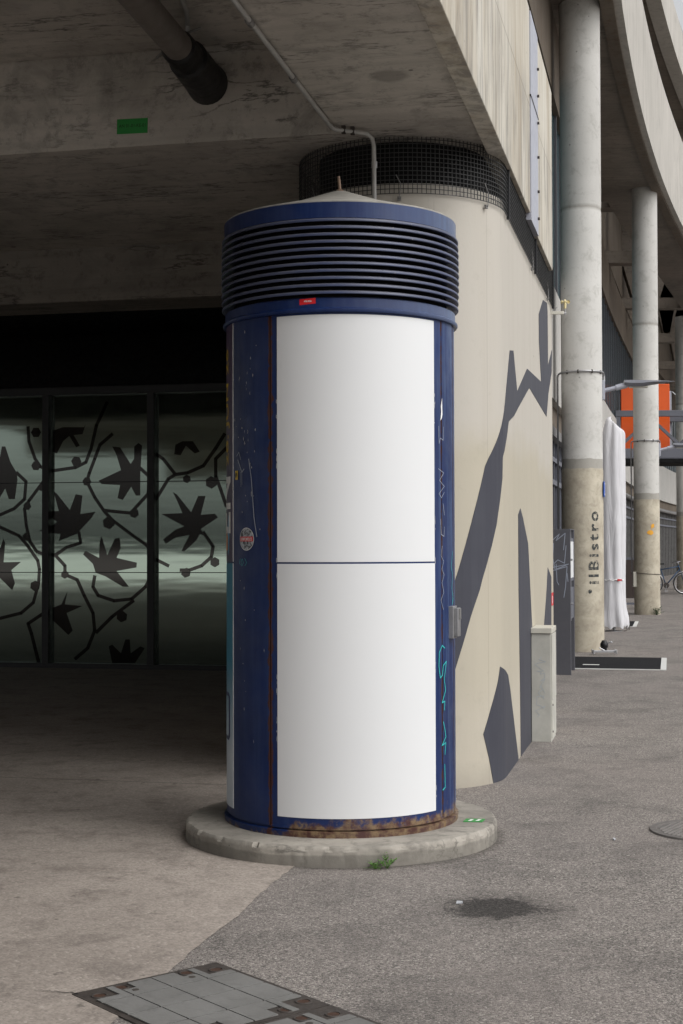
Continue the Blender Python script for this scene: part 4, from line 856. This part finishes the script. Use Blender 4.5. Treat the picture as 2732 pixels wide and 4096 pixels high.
for pts in ([(-.23, 1.60), (-.13, 1.69), (-.17, 1.61), (-.06, 1.70), (-.08, 1.50)], [(-.20, 1.58), (-.21, 1.40), (-.18, 1.25)], [(-.05, 1.55), (-.07, 1.34), (-.15, 1.38), (-.19, 1.34)], [(-.21, 1.29), (-.02, 1.33), (-.21, 1.25), (-.04, 1.30), (-.06, 1.05), (-.08, .93)], [(-.17, 1.33), (-.16, 1.12), (-.14, 1.08)], [(-.04, 1.22), (-.03, 1.12)]):
    stroke(mb, pts, .009, F2)
mb.build('white_scrawl', M['greyscr'], dc)

def doormat(name, t0, t1, s0, s1, label):
    r = thing(name, label, 'doormat', Bf((s0 + s1) / 2, (t0 + t1) / 2, 0), -AL); w, l = (s1 - s0) / 2, (t1 - t0) / 2
    mb = MB(); mb.box(-w + .02, w - .07, -l + .04, l - .02, .002, .014); mb.build('mat_fibre', M['mat_fibre'], r)
    mb = MB(); mb.box(w - .07, w, -l, l, .002, .012); mb.box(-w, w - .0705, -l, -l + .04, .002, .0118); mb.build('tape_edge', M['mat_edge'], r); return r
m1 = doormat('doormat', 18.96, 20.95, -.62, .95, 'black doormat with white taped edges in front of the il Bistro column')
mb = MB(); mb.box(-.27, -.06, -.46, -.36, .0145, .0155); mb.build('mat_label', M['mat_edge'], m1)
doormat('doormat', 28.8, 30.8, -.3, .36, 'black doormat farther off below the covered parasol')
fc = thing('floor_clamp', 'small black and chrome floor clamp on the doormat at the column foot', 'clamp', (3.72, 20.95, .016))
mb = MB(); mb.box(-.17, .17, -.035, .035, .02, .05); mb.tube([(-.16, -.06, .0), (-.16, -.06, .06)], .012, 8); mb.tube([(.16, -.06, 0), (.16, -.06, .06)], .012, 8); mb.tube([(-.16, .06, 0), (-.16, .06, .06)], .012, 8); mb.tube([(.16, .06, 0), (.16, .06, .06)], .012, 8); mb.build('cross_bar', M['alu'], fc, bevel=.004)
mb = MB(); mb.lathe([(0, .05), (.035, .05), (.04, .08), (.055, .10), (.058, .14), (.04, .17), (.03, .19), (0, .195)], 20); mb.build('clamp_head', M['rubber'], fc, auto=True)
mb = MB(); mb.tube([(.04, 0, .15), (.09, -.01, .17), (.11, 0, .16)], .011, 8); mb.build('clamp_lever', M['alu'], fc)
mb = MB(); mb.tube([(.0, -.03, .05), (-.08, -.05, .09)], .008, 8); mb.build('clamp_lever', M['alu'], fc)

# covered parasol
pz = thing('parasol', 'tall closed parasol in a pale grey cover between the two columns', 'parasol', (4.93, 26.75, 0))
mb = MB(); n = 40; rows = []
prof = [(.075, .20, .19, .01), (.10, .215, .19, .012), (.22, .22, .19, .0), (.40, .20, .18, -.012), (.70, .195, .175, -.018), (.9, .20, .175, -.02), (.93, .197, .175, -.02), (1.4, .205, .18, -.022), (2.0, .21, .18, -.02), (2.6, .205, .175, -.018), (3.0, .20, .17, -.016), (3.35, .185, .16, -.012), (3.55, .165, .14, .0), (3.66, .15, .125, .012), (3.74, .125, .10, .012), (3.79, .08, .07, -.01), (3.805, .0, .0, -.03)]
r5 = random.Random(9)
for z, rx, ry, ox in prof:
    row = []; rx *= 1.13
    for k in range(n):
        a = 2 * math.pi * k / n; am = .05 + .08 * (z < .4) + .05 * (z > 3)
        w = 1 + am * math.sin(5 * a + 1.2 + z * .25) + am * .6 * math.sin(9 * a + z * .8) + (.06 * math.sin(17 * a) if z < .3 else 0)
        zz = z + (.025 * math.sin(7 * a) + .02 * math.sin(13 * a) if z < .2 else 0) + (-.10 * math.cos(a - .2) * (-1 if False else 1) * max(0, (z - 3.3) / .5) * .9)
        bul = .035 * max(0, math.cos(a)) * math.exp(-((z - 3.62) / .07) ** 2)
        row.append(mb.v((ox + (rx + bul) * w * math.cos(a), ry * w * math.sin(a), zz)))
    rows.append(row)
for a, b in zip(rows[:-1], rows[1:]):
    for k in range(n): mb.face([a[k], a[(k + 1) % n], b[(k + 1) % n], b[k]])
cv = mb.build('cover', M['cloth'], pz, smooth=True, double=1e-6)
sb = cv.modifiers.new('sub', 'SUBSURF'); sb.levels = 1; sb.render_levels = 1
mb = MB(); mb.lathe([(0, 0), (.15, 0), (.15, .012), (.03, .02), (.028, .3), (0, .3)], 24); mb.build('base_plate', M['galv'], pz, auto=True)
mb = MB(); mb.tube([(.20, -.13, .10), (.21, -.14, -.0 + .03), (.17, -.15, .012), (.155, -.16, .012)], .007, 6); mb.tube([(.21, -.12, .12), (.235, -.13, .05), (.25, -.13, .03), (.262, -.12, .1), (.255, -.1, .3)], .005, 6); mb.build('cord', M['iron'], pz)
mb = MB(); mb.tube([Vector((-.02 + .212 * math.cos(R(a)), .188 * math.sin(R(a)), .93 + .012 * math.sin(a))) for a in range(215, 330, 8)], .008, 6); st_ = mb.build('strap', M['white'], pz)
mb = MB(); mb.box(.03, .11, -.205, -.192, .915, .945); mb.build('strap_tag', M['red'], st_)

# anemometer at the end of the mural wall
an = thing('anemometer', 'cream cup anemometer on a short arm at the far end of the mural wall', 'anemometer', (2.06, 13.86, 3.70))
mb = MB(); mb.box(-.10, .04, -.012, .012, .030, .060); mb.box(-.13, -.10, -.03, .03, .0, .09); mb.build('arm', M['offwhite'], an, bevel=.003)
mb = MB(); mb.tube([(.03, 0, .042), (.066, 0, .042)], .007, 8); mb.tube([(.056, 0, .022), (.056, 0, .085)], .005, 8); mb.build('mast', M['galv'], an)
mb = MB(); mb.tube([(-.09, 0, .03), (-.02, .0, .10)], .003, 6); mb.build('stay', M['galv'], an)
mb = MB(); mb.lathe([(0, .085), (.012, .085), (.013, .13), (.010, .137), (.010, .142), (.013, .143), (.011, .155), (0, .165)], 14, (.053, 0, 0)); hub = mb.build('hub', M['cream'], an, auto=True)
for k in range(3):
    a = R(15 + 120 * k); c = Vector((.053 + .034 * math.cos(a), .034 * math.sin(a), .15)); mb = MB(); mb.tube([(.053, 0, .15), c], .003, 6)
    ax = Vector((-math.sin(a), math.cos(a), 0)); e = Vector((math.cos(a), math.sin(a), 0)); rows = []
    for i in range(5):
        th = i * math.pi / 8; rows.append([mb.v(c + ax * .017 * math.cos(th) + (e * math.cos(b) + Vector((0, 0, 1)) * math.sin(b)) * .017 * math.sin(th)) for b in [2 * math.pi * q / 12 for q in range(12)]])
    for p_, q_ in zip(rows[:-1], rows[1:]):
        for j in range(12): mb.face([p_[j], p_[(j + 1) % 12], q_[(j + 1) % 12], q_[j]])
    mb.build('cup', M['cream'], hub, smooth=True)

# orange sign in its steel truss
tr = thing('steel_truss', 'grey steel lattice truss crossing behind the second column', 'truss', (8.5, 45.2, 0), R(-2))
def tb(name, x0, x1, y0, y1, z0, z1, m='steel'): mb = MB(); mb.box(x0, x1, y0, y1, z0, z1); return mb.build(name, M[m], tr, bevel=.01)
tb('top_chord', -.1, 8, -.08, .08, 5.50, 5.69); tb('top_chord', .0, 8, 1.9, 2.06, 5.50, 5.69); tb('bottom_chord', -.1, 8, -.08, .08, 4.22, 4.52); tb('bottom_chord', 0, 8, 1.9, 2.06, 4.22, 4.50)
tb('roof_deck', -.1, 8, -.05, 2.0, 4.08, 4.20, 'black'); tb('end_post', -.1, .06, -.07, .07, 4.525, 5.495)
for x0, x1 in ((.0, 1.0), (1.95, .98), (2.0, 2.98), (3.95, 2.98), (4.0, 4.98)):
    for yy in (0, 1.98):
        a, b = Vector((x0, yy, 4.55)), Vector((x1, yy, 5.46)); d = (b - a).normalized(); nn = d.cross(Vector((0, 1, 0))) * .045; yv = Vector((0, .04, 0)); mb = MB()
        mb.prism([a - nn - yv, a + nn - yv, a + nn + yv, a - nn + yv], [b - nn - yv, b + nn - yv, b + nn + yv, b - nn + yv]); mb.build('brace', M['steel'], tr)
tb('hanger_post', 1.9, 2.02, 2.08, 2.16, 4.22, 6.5, 'flash')
os_ = thing('orange_sign', 'plain orange square sign standing inside the grey truss', 'sign', (9.47, 45.9, 4.55), R(-2))
mb = MB(); mb.box(-.755, .755, -.06, .06, 0, 2.03); mb.build('sign_box', M['orange'], os_, bevel=.02)
mb = MB(); mb.box(-.74, .74, -.064, -.0605, .02, .05); mb.box(-.74, .74, -.064, -.0605, 1.98, 2.01); mb.box(-.74, -.71, -.064, -.0605, .051, 1.979); mb.box(.71, .74, -.064, -.0605, .051, 1.979); mb.build('sign_rim', M['orange'], os_)

# terrace screen behind the second column
ts = thing('terrace_screen', 'low dark brown terrace screen behind the orange-sprayed column', 'screen', (7.0, 36.2, 0), R(-3))
mb = MB(); mb.box(-.5, .36, -.03, .03, .26, 1.20); mb.build('screen_panel', M['brown'], ts)
mb = MB(); mb.box(-.52, .38, -.035, .035, 1.20, 1.26); mb.box(-.52, .38, -.035, .035, .10, .15); mb.box(-.55, -.50, -.04, .04, 0, 1.26); mb.box(.36, .41, -.04, .04, 0, 1.26); mb.build('screen_frame', M['steel'], ts)

# bicycle
bk = thing('bicycle', 'blue bicycle parked in the distance behind the orange-sprayed column', 'bicycle', (10.30, 46.9, 0), R(3))
FW, RW, BB, SEAT, HEAD = Vector((.58, 0, .345)), Vector((-.44, 0, .345)), Vector((0, 0, .28)), Vector((-.17, 0, .82)), Vector((.42, 0, .88))
for c in (FW, RW):
    mb = MB(); n = 40
    mb.tube([c + Vector((.33 * math.cos(2 * math.pi * i / n), 0, .33 * math.sin(2 * math.pi * i / n))) for i in range(n + 1)], .019, 8, False); wh = mb.build('tyre', M['tyre'], bk, smooth=True)
    mb = MB(); mb.tube([c + Vector((.305 * math.cos(2 * math.pi * i / n), 0, .305 * math.sin(2 * math.pi * i / n))) for i in range(n + 1)], .012, 6, False)
    for i in range(18): a = 2 * math.pi * i / 18; mb.tube([c + Vector((.02 * math.cos(a + 1), .02, .02 * math.sin(a + 1))), c + Vector((.30 * math.cos(a), 0, .30 * math.sin(a)))], .0025, 4)
    mb.tube([c - Vector((0, .05, 0)), c + Vector((0, .05, 0))], .022, 10); mb.build('rim', M['alu'], wh)
    mb = MB(); mb.tube([c + Vector((.365 * math.cos(R(a)), 0, .365 * math.sin(R(a)))) for a in range(20, 190, 10)], .014, 6); mb.build('mudguard', M['alu'], wh)
mb = MB(); mb.tube([BB, SEAT], .017, 10); mb.tube([SEAT - Vector((0, 0, .04)), HEAD], .017, 10); mb.tube([BB, HEAD - Vector((-.02, 0, .09))], .019, 10); mb.tube([BB, RW], .011, 8); mb.tube([SEAT - Vector((0, 0, .05)), RW], .010, 8); mb.tube([HEAD + Vector((-.02, 0, .06)), HEAD - Vector((-.03, 0, .12))], .020, 10); mb.build('frame', M['bikeblue'], bk, smooth=True)
mb = MB(); mb.tube([HEAD - Vector((-.03, 0, .12)), Vector((.50, 0, .66)), FW], .014, 8); mb.build('fork', M['bikeblue'], bk, smooth=True)
mb = MB(); mb.tube([HEAD + Vector((-.03, 0, .04)), HEAD + Vector((-.02, 0, .14))], .014, 8); mb.tube([HEAD + Vector((-.15, -.28, .13)), HEAD + Vector((0, -.18, .16)), HEAD + Vector((0, .18, .16)), HEAD + Vector((-.15, .28, .13))], .012, 8); mb.build('handlebar', M['alu'], bk, smooth=True)
mb = MB(); mb.tube([SEAT, SEAT + Vector((-.03, 0, .12))], .013, 8); s_ = mb.build('seat_post', M['alu'], bk, smooth=True)
mb = MB(); mb.prism([SEAT + Vector((x, y, .12)) for x, y in ((-.17, -.07), (.12, -.02), (.12, .02), (-.17, .07))], [SEAT + Vector((x, y, .175)) for x, y in ((-.18, -.08), (.13, -.02), (.13, .02), (-.18, .08))]); mb.build('saddle', M['rubber'], bk, bevel=.015)
mb = MB(); mb.lathe([(0, -.006), (.09, -.006), (.09, .006), (0, .006)], 24); bmesh.ops.rotate(mb.bm, verts=mb.bm.verts, matrix=Matrix.Rotation(R(90), 3, 'X')); bmesh.ops.translate(mb.bm, verts=mb.bm.verts, vec=BB - Vector((0, .05, 0))); ch = mb.build('chainring', M['iron'], bk)
mb = MB(); mb.tube([BB - Vector((0, .07, 0)), BB + Vector((-.03, -.07, -.17))], .010, 8); mb.box(-.08, .02, -.17, -.08, .095, .115); mb.build('crank', M['alu'], ch)

# ------------------------------------------------------------------ covers in the asphalt
def access_cover(o, e1, e2, label):
    rz = math.atan2(e1.y, e1.x); t = thing('access_cover', label, 'manhole cover', (o.x, o.y, 0), 0, 'paved access covers set in the asphalt')
    A = lambda a, b, z: Vector((e1.x * a + e2.x * b, e1.y * a + e2.y * b, z)); W, Ln = .605, .665
    sq = lambda mb, a0, a1, b0, b1, z0, z1: mb.prism([A(a0, b0, z0), A(a1, b0, z0), A(a1, b1, z0), A(a0, b1, z0)], [A(a0, b0, z1), A(a1, b0, z1), A(a1, b1, z1), A(a0, b1, z1)])
    mb = MB(); sq(mb, 0, W, 0, Ln, -.03, .006); mb.build('cover_tray', M['iron'], t)
    socks = [(.06, .085), (.165, .05), (W - .06, .085), (W - .165, .05), (.05, Ln - .08), (.15, Ln - .045), (W - .05, Ln - .08), (W - .15, Ln - .045)]
    mb = MB(); av = [0, .150, .303, .456, W]; bv = [0, .166, .333, .499, Ln]; gpp = .003
    hole = .034
    for i in range(4):
        for j in range(4):
            a0, a1, b0, b1 = av[i] + gpp * .8 + (.022 if i == 0 else 0), av[i + 1] - gpp - (.022 if i == 3 else 0), bv[j] + gpp * 1.7 + (.022 if j == 0 else 0), bv[j + 1] - gpp * 1.7 - (.012 if j == 3 else 0)
            ci, cj = i in (0, 3), j in (0, 3)
            if ci and cj:                                   # corner tile: cut away where the lifting sockets sit
                m0, m1 = (.118, a1) if i == 0 else (a0, W - .118); bb0, bb1 = (.095, b1) if j == 0 else (b0, Ln - .095)
                sq(mb, m0, m1, b0, b1, .007, .011)
                x0, x1 = (a0, .1175) if i == 0 else (W - .1175, a1)
                sq(mb, x0, x1, *( (.125, b1) if j == 0 else (b0, Ln - .125)), .007, .011)
            elif cj:
                x0, x1 = (.205, a1) if i == 1 else (a0, W - .205); sq(mb, x0, x1, b0, b1, .007, .011)
                x2, x3 = (a0, .2045) if i == 1 else (W - .2045, a1); sq(mb, x2, x3, *((.09, b1) if j == 0 else (b0, Ln - .09)), .007, .011)
            else: sq(mb, a0, a1, b0, b1, .007, .011)
    mb.build('paver_infill', M['tile'], t)
    for a, b in socks:
        c = A(a, b, 0); mb = MB(); mb.lathe([(.022, .0065), (.023, .0095), (.028, .0095), (.030, .0065)], 20, (c.x, c.y, 0), True); sk = mb.build('lifting_socket', M['iron'], t, auto=True)
        mb = MB(); mb.lathe([(0, .0068), (.021, .0068), (.021, .0072), (0, .0072)], 16, (c.x, c.y, 0)); mb.build('socket_rust', M['ironrust'], sk)
    for a, b in ((.185, .115), (W - .185, .115)):
        c = A(a, b, 0); mb = MB(); mb.lathe([(0, .0062), (.014, .0062), (.013, .0115), (0, .0115)], 14, (c.x, c.y, 0)); mb.build('bolt', M['iron'], t)
    return t
Bc = Vector((-.470, 5.520, 0)); e1 = Vector((-.772, -.635, 0)); e2 = Vector((.641, -.768, 0))
access_cover(Bc, e1, e2, 'rusty framed access cover with grey paving infill, beside the beige floor edge')
access_cover(Bc + e2 * .672, e1, e2, 'second access cover just beyond the rusty seam, cut by the bottom edge')
mc = thing('manhole_cover', 'round cast iron manhole cover with raised studs at the right edge', 'manhole cover', (1.978, 8.03, 0))
mb = MB(); mb.lathe([(0, .004), (.27, .004), (.272, .010), (.305, .010), (.31, .0), (0, 0)], 64); mb.build('cover_rim', paint('worn_grey_iron', (.14, .128, .12), .65, .1, .3, bumpy=.2, scale=14), mc, auto=True)
mb = MB()
for i in range(-8, 9):
    for j in range(-10, 11):
        x, y = i * .034 + (.017 if j % 2 else 0), j * .026
        if x * x + y * y < .25 ** 2 and not (abs(x) < .04 and abs(abs(y) - .19) < .03): mb.prism([(x - .011, y - .008, .004), (x + .011, y - .008, .004), (x + .011, y + .008, .004), (x - .011, y + .008, .004)], [(x - .008, y - .005, .0105), (x + .008, y - .005, .0105), (x + .008, y + .005, .0105), (x - .008, y + .005, .0105)])
mb.build('stud_pattern', paint('worn_iron_stud', (.19, .175, .165), .6, .1, .2), mc)


# ------------------------------------------------------------------ litter and the crack beside the cover
for x, y, a, label in ((.505, 6.43, .3, 'small white paper scrap on the asphalt left of the dark oil stain'), (1.43, 7.80, 1.2, 'thin white scrap on the asphalt left of the round manhole cover')):
    mb = MB(); c_, s_ = math.cos(a), math.sin(a); q = [(u * .7, v * .55) for u, v in ((-.022, -.008), (.018, -.011), (.026, .006), (-.012, .010))]
    P_ = [(x + u * c_ - v * s_, y + u * s_ + v * c_) for u, v in q]; mb.prism([(u, v, .001) for u, v in P_], [(u, v, .004 + .003 * i) for i, (u, v) in enumerate(P_)])
    tag(mb.build('paper_scrap', M['chip']), label, 'litter', None, 'thing')
mb = MB(); xs = [(-1.075 + .16 * i / 12, 5.175 - .035 * i / 12 + rnd.uniform(-.008, .008)) for i in range(13)]
for i in range(12):
    w0, w1 = .0006 + .0035 * i / 12, .0006 + .0035 * (i + 1) / 12
    mb.face([(xs[i][0], xs[i][1] - w0, .0075), (xs[i + 1][0], xs[i + 1][1] - w1, .0075), (xs[i + 1][0], xs[i + 1][1] + w1, .0075), (xs[i][0], xs[i][1] + w0, .0075)])
mb.build('floor_crack', M['rubber'], bpy.data.objects['hall_floor'])
